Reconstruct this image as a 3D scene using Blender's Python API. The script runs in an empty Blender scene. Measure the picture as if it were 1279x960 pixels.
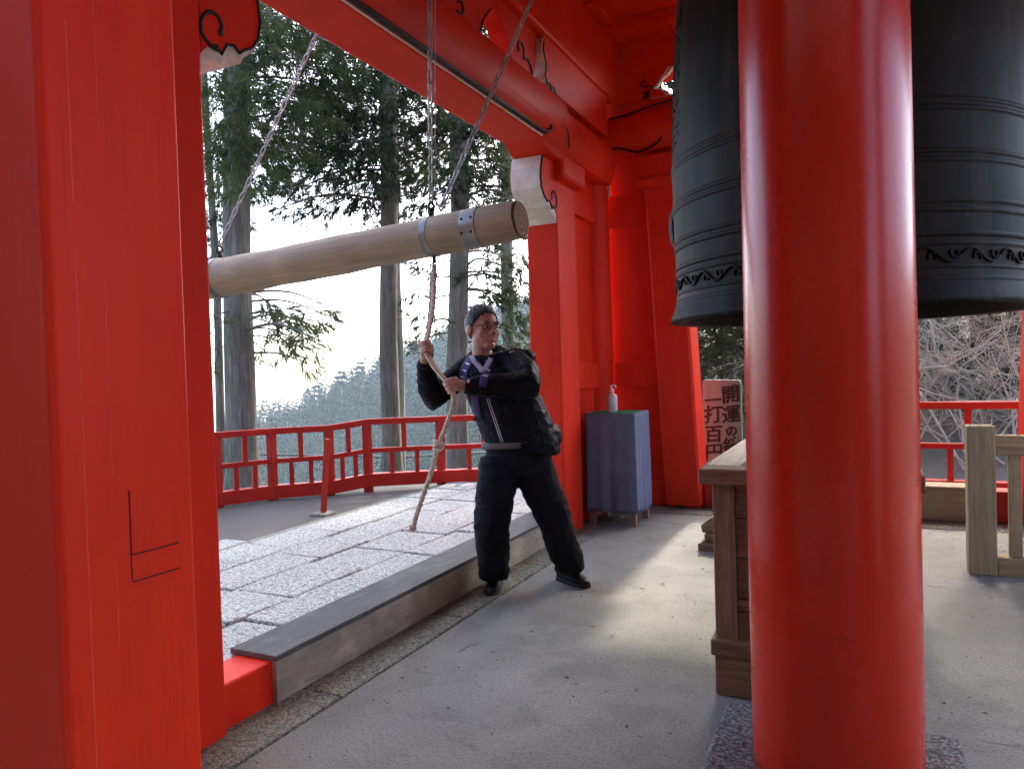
import bpy, bmesh, math, random
import numpy as np
from mathutils import Vector, Matrix, noise
from mathutils.bvhtree import BVHTree

random.seed(7); rng = np.random.default_rng(7)
sc = bpy.context.scene
col = sc.collection
PI = math.pi

# ------------------------------------------------------------------ camera
cam_d = bpy.data.cameras.new('camera'); cam = bpy.data.objects.new('camera', cam_d); col.objects.link(cam)
cam_d.sensor_fit = 'HORIZONTAL'; cam_d.sensor_width = 36.0; cam_d.lens = 930.0 / 1279.0 * 36.0
cam_d.clip_start = 0.05; cam_d.clip_end = 9000
yaw, pitch, roll = math.atan(448 / 930.0), math.radians(-1.25), math.radians(1.7)
F = Vector((-math.sin(yaw) * math.cos(pitch), math.cos(yaw) * math.cos(pitch), math.sin(pitch)))
R0 = Vector((math.cos(yaw), math.sin(yaw), 0)); U0 = R0.cross(F)
Rv = R0 * math.cos(roll) - U0 * math.sin(roll); Uv = U0 * math.cos(roll) + R0 * math.sin(roll)
mw = Matrix((Rv, Uv, -F)).transposed().to_4x4(); mw.translation = (0, 0, 1.35)
cam.matrix_world = mw
sc.camera = cam

# ------------------------------------------------------------------ sky, sun, exposure
SUN_EL, SUN_AZ = math.radians(42), math.radians(-3.0)      # azimuth from +Y towards +X
world = bpy.data.worlds.new('World'); sc.world = world; world.use_nodes = True
wn = world.node_tree; wn.nodes.clear()
wo = wn.nodes.new('ShaderNodeOutputWorld'); wb = wn.nodes.new('ShaderNodeBackground'); ws = wn.nodes.new('ShaderNodeTexSky')
ws.sky_type = 'NISHITA'; ws.sun_disc = False; ws.sun_elevation = SUN_EL; ws.sun_rotation = SUN_AZ
ws.altitude = 600; ws.air_density = 0.55; ws.dust_density = 5.0; ws.ozone_density = 0.0
wb.inputs['Strength'].default_value = 0.15
wn.links.new(ws.outputs[0], wb.inputs[0]); wn.links.new(wb.outputs[0], wo.inputs[0])
sun_d = bpy.data.lights.new('sun', 'SUN'); sun_d.energy = 0.72; sun_d.angle = math.radians(2.5); sun_d.color = (1.0, 0.90, 0.74)
sun = bpy.data.objects.new('sun', sun_d); col.objects.link(sun)
sd = Vector((-math.sin(SUN_AZ) * math.cos(SUN_EL), -math.cos(SUN_AZ) * math.cos(SUN_EL), -math.sin(SUN_EL)))
sun.rotation_euler = sd.to_track_quat('-Z', 'Y').to_euler(); sun.location = (-2, 20, 18)
sc.view_settings.view_transform = 'Standard'; sc.view_settings.look = 'None'
sc.view_settings.exposure = 3.35; sc.view_settings.gamma = 1.0; sc.view_settings.use_curve_mapping = False
sc.render.engine = 'CYCLES'
sc.cycles.use_denoising = True
sc.cycles.max_bounces = 6; sc.cycles.diffuse_bounces = 4; sc.cycles.glossy_bounces = 3; sc.cycles.transmission_bounces = 4
sc.cycles.volume_bounces = 0; sc.cycles.caustics_reflective = False; sc.cycles.caustics_refractive = False

# ------------------------------------------------------------------ materials
class NT:
    def __init__(s, name):
        s.m = bpy.data.materials.new(name); s.m.use_nodes = True; s.t = s.m.node_tree; s.b = s.t.nodes['Principled BSDF']
        s.out = s.t.nodes['Material Output']
    def n(s, t, **kw):
        x = s.t.nodes.new(t)
        for k, v in kw.items(): setattr(x, k, v)
        return x
    def l(s, a, b): s.t.links.new(a, b)
    def coord(s, scale=(1, 1, 1), rot=(0, 0, 0)):
        c = s.n('ShaderNodeTexCoord'); m = s.n('ShaderNodeMapping')
        m.inputs['Scale'].default_value = scale; m.inputs['Rotation'].default_value = rot
        s.l(c.outputs['Object'], m.inputs[0]); return m.outputs[0]
    def noise(s, co, scale, detail=4, rough=.55, dist=0):
        x = s.n('ShaderNodeTexNoise'); x.inputs['Scale'].default_value = scale; x.inputs['Detail'].default_value = detail
        x.inputs['Roughness'].default_value = rough; x.inputs['Distortion'].default_value = dist
        s.l(co, x.inputs['Vector']); return x.outputs[0]
    def ramp(s, fac, stops, interp='LINEAR'):
        r = s.n('ShaderNodeValToRGB'); e = r.color_ramp.elements; r.color_ramp.interpolation = interp
        while len(e) < len(stops): e.new(.5)
        for k, (p, c) in enumerate(stops):
            e[k].position = p; e[k].color = (*c, 1) if len(c) == 3 else c
        s.l(fac, r.inputs[0]); return r.outputs[0]
    def mix(s, fac, a, b, mode='MIX'):
        x = s.n('ShaderNodeMix', data_type='RGBA', blend_type=mode)
        for sock, v in ((x.inputs[0], fac), (x.inputs[6], a), (x.inputs[7], b)):
            if hasattr(v, 'is_output'): s.l(v, sock)
            elif isinstance(v, (int, float)): sock.default_value = v
            else: sock.default_value = (*v, 1)
        return x.outputs[2]
    def bump(s, h, strength=.2, dist=.01, prev=None):
        b = s.n('ShaderNodeBump'); b.inputs['Strength'].default_value = strength; b.inputs['Distance'].default_value = dist
        s.l(h, b.inputs['Height'])
        if prev is not None: s.l(prev, b.inputs['Normal'])
        return b.outputs[0]
    def set(s, color=None, rough=None, metal=None, normal=None, spec=None):
        for nm, v in (('Base Color', color), ('Roughness', rough), ('Metallic', metal), ('Normal', normal), ('Specular IOR Level', spec)):
            if v is None: continue
            k = s.b.inputs[nm]
            if hasattr(v, 'is_output'): s.l(v, k)
            elif isinstance(v, (int, float)): k.default_value = v
            else: k.default_value = (*v, 1)
        return s.m
G = lambda v: (v, v, v)

def mat_red(name, c1, c2, rough, grain=1.0, coat=0.0):
    t = NT(name); co = t.coord()
    big = t.noise(co, 1.3, 3); fine = t.noise(t.coord((26, 26, 2.2)), 1.0, 5, .6); peel = t.noise(co, 120, 2)
    c = t.mix(t.ramp(big, [(.35, G(0)), (.7, G(1))]), c1, c2)
    wear = t.ramp(t.noise(t.coord((40, 40, 3)), 1.0, 8, .75), [(.70, G(0)), (.76, G(.8 if not coat else .06))])
    c = t.mix(t.n('ShaderNodeMath', operation='MULTIPLY').outputs[0] if False else wear, c, (c1[0] * 1.02, c1[1] * 1.6 + .005, c1[2] * 1.6 + .004))
    crk = t.ramp(t.noise(t.coord((30, 30, .5)), 1.0, 6, .6), [(.485, G(0)), (.497, G(.28 if not coat else .1)), (.503, G(.28 if not coat else .1)), (.515, G(0))])
    brk = t.ramp(t.noise(co, 3.1, 3), [(.50, G(0)), (.60, G(1))]); mm = t.n('ShaderNodeMath', operation='MULTIPLY'); t.l(crk, mm.inputs[0]); t.l(brk, mm.inputs[1])
    c = t.mix(mm.outputs[0], c, tuple(x * .45 for x in c2))
    dirt = t.ramp(t.noise(t.coord((3, 3, .8)), 1.0, 7, .65), [(.45, G(.28 if not coat else .05)), (.65, G(0))]); c = t.mix(dirt, c, tuple(x * .62 for x in c2))
    nb = t.bump(fine, .10 * grain, .01); nb = t.bump(peel, .05, .002, nb)
    rr = t.ramp(t.noise(co, 4, 5), [(.2, G(rough - .03)), (.85, G(rough + .05))])
    m = t.set(c, rr, 0, nb, .32 if coat else .16)
    if coat: t.b.inputs['Coat Weight'].default_value = coat; t.b.inputs['Coat Roughness'].default_value = .18
    return m
RED = mat_red('vermilion_paint', (.87, .040, .010), (.79, .033, .009), .50)
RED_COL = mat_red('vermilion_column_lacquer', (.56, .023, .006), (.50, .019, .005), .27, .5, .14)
RED_RAIL = mat_red('railing_red_paint', (.46, .028, .014), (.39, .022, .012), .5)

def mat_plain(name, c, rough, metal=0, vary=.25, scale=6, bump=.1):
    t = NT(name); co = t.coord(); nz = t.noise(co, scale, 5)
    lo = tuple(x * (1 - vary) for x in c); hi = tuple(min(1, x * (1 + vary)) for x in c)
    return t.set(t.ramp(nz, [(.3, lo), (.7, hi)]), rough, metal, t.bump(t.noise(co, scale * 12, 3), bump, .004))
BLACK = mat_plain('black_line_paint', (.008, .008, .009), .45, bump=0)
WHITE = mat_plain('chalk_white_paint', (.82, .77, .66), .75, vary=.14, scale=14, bump=.3)

def mat_wood(name, dark, light, axis=(1, 1, .06), scale=30, rough=.75, bump=.5, stain=.35):
    t = NT(name); co = t.coord(axis)
    g = t.noise(co, scale, 6, .65, .6); g2 = t.noise(co, scale * 4, 4, .7); st = t.noise(t.coord(), 3.2, 5, .6)
    c = t.ramp(g, [(.28, dark), (.72, light)])
    c = t.mix(t.ramp(g2, [(.35, G(.35)), (.6, G(0))]), c, tuple(x * .45 for x in dark))
    c = t.mix(t.ramp(st, [(.45, G(stain)), (.68, G(0))]), c, tuple(x * .5 for x in dark))
    return t.set(c, rough, 0, t.bump(g2, bump, .004, t.bump(g, bump, .006)))
WOOD_SILL = mat_wood('weathered_grey_plank_side_lightened', (.38, .355, .27), (.68, .64, .51), (1, .16, 1), 16, .8, .5, .6)  # side planks lightened in colour, since little light reaches the inner face
WOOD_SILLTOP = mat_wood('weathered_grey_plank_top_darkened', (.10, .105, .09), (.22, .228, .20), (1, .12, 1), 24, .85, .5, .5)  # same cover, top darkened in colour to offset the stronger light there
WOOD_SILLX = mat_wood('weathered_plank_across', (.29, .215, .115), (.55, .43, .24), (.05, 1, 1), 34, .8)
WOOD_POST = mat_wood('weathered_post_wood', (.27, .215, .115), (.53, .44, .25), (1, 1, .05), 40, .85)
WOOD_BOX = mat_wood('dark_box_wood_across', (.11, .064, .033), (.36, .22, .115), (.06, 1, 1), 46, .7)
WOOD_BOXY = mat_wood('dark_box_wood_along', (.17, .12, .07), (.46, .36, .23), (1, .06, 1), 46, .65)
WOOD_BOXV = mat_wood('dark_box_wood_upright', (.14, .085, .045), (.41, .26, .14), (1, 1, .06), 46, .7)
WOOD_LOG = mat_wood('pale_log_wood', (.36, .29, .17), (.55, .46, .29), (.05, 1, 1), 22, .6, .25, .3)
WOOD_SIGN = mat_wood('sign_board_wood', (.17, .255, .205), (.27, .385, .315), (1, 1, .08), 30, .7, .2, .2)

def mat_logend():
    t = NT('log_end_grain'); c = t.n('ShaderNodeTexCoord'); w = t.n('ShaderNodeTexWave', wave_type='RINGS', rings_direction='X')
    w.inputs['Scale'].default_value = 10; w.inputs['Distortion'].default_value = 7; w.inputs['Detail'].default_value = 3
    mp = t.n('ShaderNodeMapping'); mp.inputs['Location'].default_value = (0, -3.83, -2.19); t.l(c.outputs['Object'], mp.inputs[0]); t.l(mp.outputs[0], w.inputs[0])
    return t.set(t.ramp(w.outputs[0], [(0, (.22, .14, .08)), (1, (.42, .30, .18))]), .8)
LOG_END = mat_logend()

def mat_concrete():
    t = NT('worn_concrete'); co = t.coord()
    a = t.noise(co, .9, 6, .6); b = t.noise(co, 3.0, 11, .74, .3); sp = t.noise(co, 88, 5, .8)
    c = t.ramp(a, [(.3, (.185, .198, .172)), (.52, (.240, .257, .226)), (.74, (.32, .34, .295))])
    c = t.mix(t.ramp(b, [(.38, G(.6)), (.52, G(0))]), c, (.16, .168, .145))
    c = t.mix(t.ramp(sp, [(.38, G(.85)), (.49, G(0))]), c, (.09, .085, .08))
    c = t.mix(t.ramp(sp, [(.60, G(0)), (.68, G(.55))]), c, (.55, .53, .50))
    v = t.n('ShaderNodeTexVoronoi', feature='DISTANCE_TO_EDGE'); v.inputs['Scale'].default_value = .55
    dn = t.n('ShaderNodeTexNoise'); dn.inputs['Scale'].default_value = 2.2; dn.inputs['Detail'].default_value = 6
    t.l(co, dn.inputs['Vector'])
    ad = t.n('ShaderNodeVectorMath', operation='MULTIPLY_ADD'); ad.inputs[1].default_value = (.7, .7, .7)
    t.l(dn.outputs['Color'], ad.inputs[0]); t.l(co, ad.inputs[2]); t.l(ad.outputs[0], v.inputs['Vector'])
    crack = t.ramp(v.outputs[0], [(0, G(1)), (.006, G(0))])
    brk = t.ramp(t.noise(co, 1.7, 2), [(.52, G(0)), (.57, G(.9))])
    mm = t.n('ShaderNodeMath', operation='MULTIPLY'); t.l(crack, mm.inputs[0]); t.l(brk, mm.inputs[1])
    c = t.mix(mm.outputs[0], c, (.055, .05, .045))
    return t.set(c, .85, 0, t.bump(sp, .6, .008, t.bump(b, .3, .02)))
CONCRETE = mat_concrete()

def mat_granite(name, lo, mid, hi, scale=95):
    t = NT(name); co = t.coord()
    g = t.noise(co, scale, 3, .7); b = t.noise(co, 2.5, 5); pit = t.noise(co, 34, 4, .7)
    c = t.ramp(g, [(.40, lo), (.5, mid), (.59, hi)])
    c = t.mix(t.ramp(b, [(.4, G(.35)), (.65, G(0))]), c, tuple(x * .75 for x in mid))
    c = t.mix(t.ramp(pit, [(.38, G(.85)), (.49, G(0))]), c, tuple(x * .8 for x in lo))
    return t.set(c, .8, 0, t.bump(pit, 1.0, .022, t.bump(g, .6, .008)))
GRANITE = mat_granite('rough_granite', (.15, .165, .155), (.45, .485, .46), (.72, .76, .72))
GRANITE_D = mat_granite('dirty_granite', (.095, .105, .08), (.215, .235, .185), (.36, .385, .315))
PLINTH = mat_granite('dark_plinth_granite', (.05, .056, .05), (.15, .165, .15), (.33, .35, .325), 70)

def mat_terrain():
    t = NT('terrain_soil'); co = t.coord()
    a = t.noise(co, .5, 6); b = t.noise(co, 60, 4, .7)
    c = t.ramp(a, [(.35, (.085, .083, .072)), (.65, (.145, .14, .125))])
    c = t.mix(t.ramp(b, [(.4, G(.6)), (.6, G(0))]), c, (.07, .065, .055))
    d = t.n('ShaderNodeVectorMath', operation='LENGTH'); t.l(co, d.inputs[0])
    far = t.n('ShaderNodeMapRange'); far.inputs[1].default_value = 10; far.inputs[2].default_value = 16; t.l(d.outputs['Value'], far.inputs[0])
    g = t.ramp(t.noise(co, .25, 8, .7), [(.35, (.03, .04, .018)), (.65, (.075, .085, .035))])
    return t.set(t.mix(far.outputs[0], c, g), .95, 0, t.bump(b, .5, .02))
TERRAIN = mat_terrain()

def mat_leaf(name, dark, light, trans=.3, scale=1.4):
    t = NT(name); co = t.coord()
    a = t.noise(co, scale, 4, .6); b = t.noise(co, 14, 2)
    c = t.ramp(a, [(.32, dark), (.70, light)])
    c = t.mix(t.ramp(b, [(.35, G(.6)), (.65, G(0))]), c, tuple(x * .6 for x in dark))
    m = t.set(c, .65, 0, None, .25 if scale > .5 else 0.0)
    tr = t.n('ShaderNodeBsdfTranslucent'); t.l(c, tr.inputs[0])
    mx = t.n('ShaderNodeMixShader'); mx.inputs[0].default_value = trans
    t.l(t.b.outputs[0], mx.inputs[1]); t.l(tr.outputs[0], mx.inputs[2]); t.l(mx.outputs[0], t.out.inputs[0])
    return m
LEAF_A = mat_leaf('cedar_needles', (.030, .056, .016), (.165, .200, .060), .40)
LEAF_B = mat_leaf('cedar_needles_dark', (.014, .028, .012), (.070, .098, .034), .38)
LEAF_C = mat_leaf('evergreen_shrub_leaves', (.030, .042, .018), (.115, .110, .050))
LEAF_FAR = mat_leaf('far_forest_leaves', (.010, .028, .015), (.050, .076, .022), .10, .05)

def mat_bark(name, lo, hi):
    t = NT(name); co = t.coord((1, 1, .09))
    a = t.noise(co, 26, 7, .7, .4); b = t.noise(t.coord(), 2, 4)
    c = t.ramp(a, [(.33, lo), (.66, hi)])
    c = t.mix(t.ramp(b, [(.45, G(.4)), (.65, G(0))]), c, (lo[0] * .9, lo[1] * 1.15, lo[2] * .8))
    return t.set(c, .95, 0, t.bump(a, 1.0, .03))
BARK = mat_bark('cedar_bark', (.085, .075, .06), (.30, .27, .22))
TWIG = mat_plain('bare_twig_bark', (.40, .40, .33), .9, 0, .35, 3, .2)

def mat_bronze():
    t = NT('aged_bronze'); co = t.coord()
    a = t.noise(co, 2.5, 6, .6); st = t.noise(t.coord((9, 9, .7)), 1.0, 6, .7); sp = t.noise(co, 24, 3)
    c = t.ramp(a, [(.3, (.007, .0075, .0055)), (.7, (.020, .0205, .0155))])
    c = t.mix(t.ramp(st, [(.52, G(0)), (.70, G(.75))]), c, (.050, .053, .043))
    c = t.mix(t.ramp(sp, [(.66, G(0)), (.74, G(.35))]), c, (.06, .06, .056))
    t.b.inputs['Specular IOR Level'].default_value = .12
    return t.set(c, t.ramp(st, [(.3, G(.48)), (.7, G(.66))]), .15, t.bump(sp, .08, .004))
BRONZE = mat_bronze()
STEEL = mat_plain('dull_steel_band', (.24, .23, .215), .42, 1, .3, 9)
CHAIN = mat_plain('galvanised_chain', (.38, .38, .37), .42, .8, .3, 30)
DARK_METAL = mat_plain('dark_iron', (.05, .045, .04), .5, .7)

def mat_rope():
    t = NT('cotton_rope'); co = t.coord()
    w = t.n('ShaderNodeTexWave', bands_direction='DIAGONAL'); w.inputs['Scale'].default_value = 26; w.inputs['Distortion'].default_value = 1.5
    t.l(co, w.inputs[0])
    return t.set(t.ramp(w.outputs[0], [(0, (.50, .42, .29)), (1, (.85, .76, .60))]), .9, 0, t.bump(w.outputs[0], .6, .006))
ROPE = mat_rope()

def mat_cloth(name, c, c2=None, rough=.8, weave=350, wr=.25, wscale=9, sheen=0, spec=.3):
    t = NT(name); co = t.coord(); n1 = t.noise(co, wscale, 4, .6, .5)
    cc = t.ramp(n1, [(.3, c), (.7, c2 or c)])
    m = t.set(cc, rough, 0, spec=spec, normal=t.bump(n1, wr, .03, t.bump(t.noise(co, weave, 2), .2, .001)))
    if sheen: t.b.inputs['Sheen Weight'].default_value = sheen
    return m
JACKET = mat_cloth('black_nylon', (.005, .0055, .008), (.009, .0095, .0125), .5, 400, .5, 14, 0, .09)
TROUSERS = mat_cloth('black_trouser_cloth', (.006, .0068, .010), (.011, .012, .017), .8, 300, .6, 11, 0, .14)
SHOE = mat_cloth('black_shoe_leather', (.012, .012, .014), (.02, .02, .022), .45, 200, .2, 20)
SOLE = mat_plain('rubber_sole', (.02, .02, .022), .7)
SHIRT = mat_cloth('pale_lilac_shirt', (.30, .28, .38), (.38, .36, .45))
HEM = mat_cloth('grey_beige_hem', (.085, .08, .068), (.12, .112, .095))
STOLE = mat_cloth('purple_stole', (.045, .030, .105), (.07, .045, .15))
SKIN = mat_plain('skin', (.46, .245, .165), .5, 0, .12, 18, .1)
SKIN.node_tree.nodes['Principled BSDF'].inputs['Subsurface Weight'].default_value = .08
LIP = mat_plain('lip_skin', (.30, .12, .09), .5)
HAIR = mat_cloth('black_hair', (.006, .006, .007), (.02, .019, .019), .45, 500, .6, 60)
EYE = mat_plain('eye_dark', (.02, .014, .01), .2, bump=0)
EYEW = mat_plain('eye_white', (.6, .57, .52), .3, bump=0)
PIPING = mat_plain('reflective_piping', (.62, .62, .64), .4, bump=0)
NAVY = mat_cloth('navy_table_cloth', (.11, .135, .205), (.14, .165, .245), .85, 420, .35, 3.2)
LILAC = NAVY
GREEN = mat_cloth('green_table_felt', (.012, .20, .055), (.016, .24, .07), .9)
PALE_WOOD = mat_wood('table_leg_wood', (.22, .15, .09), (.36, .26, .16), (1, 1, .06), 40)
def mat_bottle():
    t = NT('milky_plastic'); t.set((.78, .76, .73), .35); t.b.inputs['Transmission Weight'].default_value = .25
    t.b.inputs['Subsurface Weight'].default_value = .1; return t.m
BOTTLE = mat_bottle()
WHITE_PL = mat_plain('white_plastic', (.75, .75, .76), .35, bump=0, vary=.03)
PAPER = mat_plain('bottle_label_paper', (.62, .60, .60), .6, vary=.06)
ROOFM = mat_plain('roof_tiles', (.10, .10, .11), .7)
CABLE = mat_plain('black_cable', (.01, .01, .01), .5, bump=0)
LITTER = mat_plain('dry_leaf_litter', (.06, .045, .03), .9)

# ------------------------------------------------------------------ mesh helpers
class MB:
    def __init__(s): s.v = []; s.f = []; s.sm = []
    def add(s, vs, fs, smooth=False):
        o = len(s.v); s.v += [tuple(v) for v in vs]; s.f += [tuple(o + i for i in f) for f in fs]; s.sm += [smooth] * len(fs); return s
    def box(s, x0, x1, y0, y1, z0, z1, dx=0, dy=0):
        """axis box; dx, dy shift the top (a leaning post)"""
        vs = [(x0, y0, z0), (x1, y0, z0), (x1, y1, z0), (x0, y1, z0), (x0 + dx, y0 + dy, z1), (x1 + dx, y0 + dy, z1), (x1 + dx, y1 + dy, z1), (x0 + dx, y1 + dy, z1)]
        return s.add(vs, [(3, 2, 1, 0), (4, 5, 6, 7), (0, 1, 5, 4), (1, 2, 6, 5), (2, 3, 7, 6), (3, 0, 4, 7)])
    def bar(s, a, b, w, h, up=(0, 0, 1)):
        a, b = Vector(a), Vector(b); d = (b - a).normalized(); u = Vector(up)
        side = d.cross(u).normalized(); u = side.cross(d).normalized()
        vs = []
        for p in (a, b):
            for q, r in ((-1, -1), (1, -1), (1, 1), (-1, 1)): vs.append(p + side * q * w / 2 + u * r * h / 2)
        return s.add(vs, [(3, 2, 1, 0), (4, 5, 6, 7), (0, 1, 5, 4), (1, 2, 6, 5), (2, 3, 7, 6), (3, 0, 4, 7)])
    def prism(s, poly, axis, a0, a1):
        n = len(poly); vs = []
        for a in (a0, a1):
            for p, q in poly:
                vs.append((a, p, q) if axis == 'x' else (p, a, q) if axis == 'y' else (p, q, a))
        fs = [tuple(range(n)), tuple(range(2 * n - 1, n - 1, -1))] + [(i, i + n, (i + 1) % n + n, (i + 1) % n) for i in range(n)]
        return s.add(vs, fs)
    def tube(s, pts, rad, n=10, cap=True, smooth=True, flat=None):
        pts = [Vector(p) for p in pts]; m = len(pts)
        if not hasattr(rad, '__len__'): rad = [rad] * m
        vs = []; prev = None
        for i, p in enumerate(pts):
            d = (pts[min(i + 1, m - 1)] - pts[max(i - 1, 0)])
            if d.length < 1e-9: d = Vector((0, 0, 1))
            d.normalize()
            if prev is None:
                a = Vector((0, 0, 1)) if abs(d.z) < .9 else Vector((1, 0, 0)); u = d.cross(a).normalized()
            else: u = (prev - d * prev.dot(d)).normalized()
            prev = u; w = d.cross(u)
            for k in range(n):
                t = 2 * PI * k / n; vs.append(p + (u * math.cos(t) + w * math.sin(t)) * rad[i])
        fs = [(i * n + k, i * n + (k + 1) % n, (i + 1) * n + (k + 1) % n, (i + 1) * n + k) for i in range(m - 1) for k in range(n)]
        if cap: fs += [tuple(range(n - 1, -1, -1)), tuple((m - 1) * n + k for k in range(n))]
        return s.add(vs, fs, smooth)
    def loft(s, rings, smooth=True):
        """rings: list of (center, axis_u, axis_v): elliptical sections"""
        n = 20; vs = []
        for c, u, v in rings:
            c, u, v = Vector(c), Vector(u), Vector(v)
            for k in range(n):
                t = 2 * PI * k / n; vs.append(c + u * math.cos(t) + v * math.sin(t))
        m = len(rings)
        fs = [(i * n + k, i * n + (k + 1) % n, (i + 1) * n + (k + 1) % n, (i + 1) * n + k) for i in range(m - 1) for k in range(n)]
        fs += [tuple(range(n - 1, -1, -1)), tuple((m - 1) * n + k for k in range(n))]
        return s.add(vs, fs, smooth)
    def lathe(s, prof, n=48, c=(0, 0), smooth=True, cap=False):
        vs = [(c[0] + r * math.cos(2 * PI * k / n), c[1] + r * math.sin(2 * PI * k / n), z) for r, z in prof for k in range(n)]
        m = len(prof)
        fs = [(i * n + k, i * n + (k + 1) % n, (i + 1) * n + (k + 1) % n, (i + 1) * n + k) for i in range(m - 1) for k in range(n)]
        if cap: fs += [tuple(range(n - 1, -1, -1)), tuple((m - 1) * n + k for k in range(n))]
        return s.add(vs, fs, smooth)
    def ell(s, c, r, rot=None, n=14):
        c = Vector(c); vs = []; fs = []
        for i in range(n + 1):
            ph = PI * i / n
            for k in range(2 * n):
                t = PI * k / n; p = Vector((r[0] * math.sin(ph) * math.cos(t), r[1] * math.sin(ph) * math.sin(t), r[2] * math.cos(ph)))
                if rot is not None: p = rot @ p
                vs.append(c + p)
        for i in range(n):
            for k in range(2 * n): fs.append((i * 2 * n + k, (i + 1) * 2 * n + k, (i + 1) * 2 * n + (k + 1) % (2 * n), i * 2 * n + (k + 1) % (2 * n)))
        return s.add(vs, fs, True)
    def mesh(s, name):
        me = bpy.data.meshes.new(name); me.from_pydata(s.v, [], s.f); me.polygons.foreach_set('use_smooth', s.sm); me.update(); return me
    def build(s, name, mat, parent=None, bevel=0, seg=2, fix=True):
        me = s.mesh(name)
        if fix:
            bm = bmesh.new(); bm.from_mesh(me); bmesh.ops.recalc_face_normals(bm, faces=bm.faces); bm.to_mesh(me); bm.free()
        return link(name, me, mat, parent, bevel, seg)

def link(name, me, mat, parent=None, bevel=0, seg=2):
    o = bpy.data.objects.new(name, me); col.objects.link(o)
    if mat is not None:
        me.materials.clear(); me.materials.append(mat)
    if parent is not None:
        o.parent = parent
        o.matrix_parent_inverse = Matrix.Translation(-parent.location) if parent.type == 'EMPTY' else parent_inv(parent)
    if bevel:
        b = o.modifiers.new('bevel', 'BEVEL'); b.width = bevel; b.segments = seg; b.limit_method = 'ANGLE'; b.angle_limit = math.radians(40)
    return o
def parent_inv(p):
    # parents are unrotated: every mesh is written in world coordinates
    return Matrix.Translation(-p.location)
def thing(name, loc, label, cat, group=None):
    o = bpy.data.objects.new(name, None); col.objects.link(o); o.location = loc; o.empty_display_size = .1
    return tag(o, label, cat, group)
def tag(o, label=None, cat=None, group=None, kind=None):
    for k, v in (('label', label), ('category', cat), ('group', group), ('kind', kind)):
        if v: o[k] = v
    return o
def box_part(name, mat, parent, dims, bevel=.006, **kw): return MB().box(*dims, **kw).build(name, mat, parent, bevel)

def smooth_pts(pts, n=8):
    """Catmull-Rom through pts"""
    P = [Vector(p) for p in pts]; P = [P[0] * 2 - P[1]] + P + [P[-1] * 2 - P[-2]]; out = []
    for i in range(1, len(P) - 2):
        for k in range(n):
            t = k / n; a, b, c, d = P[i - 1:i + 3]
            out.append(.5 * ((2 * b) + (c - a) * t + (2 * a - 5 * b + 4 * c - d) * t * t + (3 * b - a - 3 * c + d) * t ** 3))
    out.append(P[-2]); return out

# ================================================================== THE SETTING
def sstep(a, b, x):
    t = min(1, max(0, (x - a) / (b - a))); return t * t * (3 - 2 * t)
def interp(x, xs, ys): return float(np.interp(x, xs, ys))
def ridge(th):
    """height of the far hill's ground at 230 m, by bearing from +Y towards -X (degrees)"""
    return interp(th, [10, 24, 30, 36, 41, 44, 48, 60, 90], [30, 18, 8, -4, -12.5, -17, -23, -40, -60])
def terrain_z(x, y):
    rho = math.hypot(x, y); th = math.degrees(math.atan2(-x, y))
    k = (ridge(th) if -20 < th < 100 else -50)
    left = interp(rho, [0, 10.2, 11.2, 14, 22, 40, 90, 180, 230, 330, 700, 4000], [-.07, -.07, -.35, -.75, -3.0, -14, -42, k - 22, k, k - 30, -130, -420])
    right = interp(rho, [0, 10, 12, 20, 40, 100, 300, 700, 4000], [-.07, -.07, .2, 2.2, 6, 10, -20, -130, -420])
    w = sstep(20, 14, th) * sstep(-120, -90, th)
    z = left * (1 - w) + right * w
    if rho > 11: z += noise.noise(Vector((x * .05, y * .05, 0))) * min(3, (rho - 11) * .04)
    return z
def build_terrain():
    rs = [0, 2, 4, 6, 8, 9, 10, 10.6, 11.2, 12, 13, 14, 16, 18, 20, 24, 28, 34, 40, 50, 62, 75, 90, 110, 130, 150, 170, 190, 210, 230, 260, 300, 360, 450, 600, 900, 1500, 2500, 4000]
    n = 160; vs = [(0, 0, -.07)]; fs = []
    for r in rs[1:]:
        for k in range(n):
            t = 2 * PI * k / n; x, y = r * math.sin(t), r * math.cos(t); vs.append((x, y, terrain_z(x, y)))
    for k in range(n): fs.append((0, 1 + (k + 1) % n, 1 + k))
    for i in range(len(rs) - 2):
        a = 1 + i * n; b = a + n
        for k in range(n): fs.append((a + k, a + (k + 1) % n, b + (k + 1) % n, b + k))
    mb = MB(); mb.add(vs, fs, True)
    tag(mb.build('terrain', TERRAIN), kind='structure')
build_terrain()

# concrete floor of the tower (a slab whose top is at z = 0)
floor = tag(MB().box(-2.0, 4.2, -4.0, 9.3, -.12, 0).build('floor', CONCRETE), kind='structure')
# granite kerb strip between floor and sill: separate stones
y = -.9
for L in (1.15, .98, 1.22, 1.05, 1.12, .97, 1.2, 1.05):
    box_part('kerb_stone', GRANITE_D, floor, (-2.30, -2.012, y + .005, y + L - .005, -.1, .006 + random.uniform(-.002, .002)), .008); y += L
# second row under the far wall
x = -1.99
for L in (.9, 1.0, .95, 1.1, 1.0):
    box_part('kerb_stone', GRANITE_D, floor, (x + .005, x + L - .005, 6.62, 7.2, -.1, .007 + random.uniform(0, .003)), .008); x += L

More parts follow.
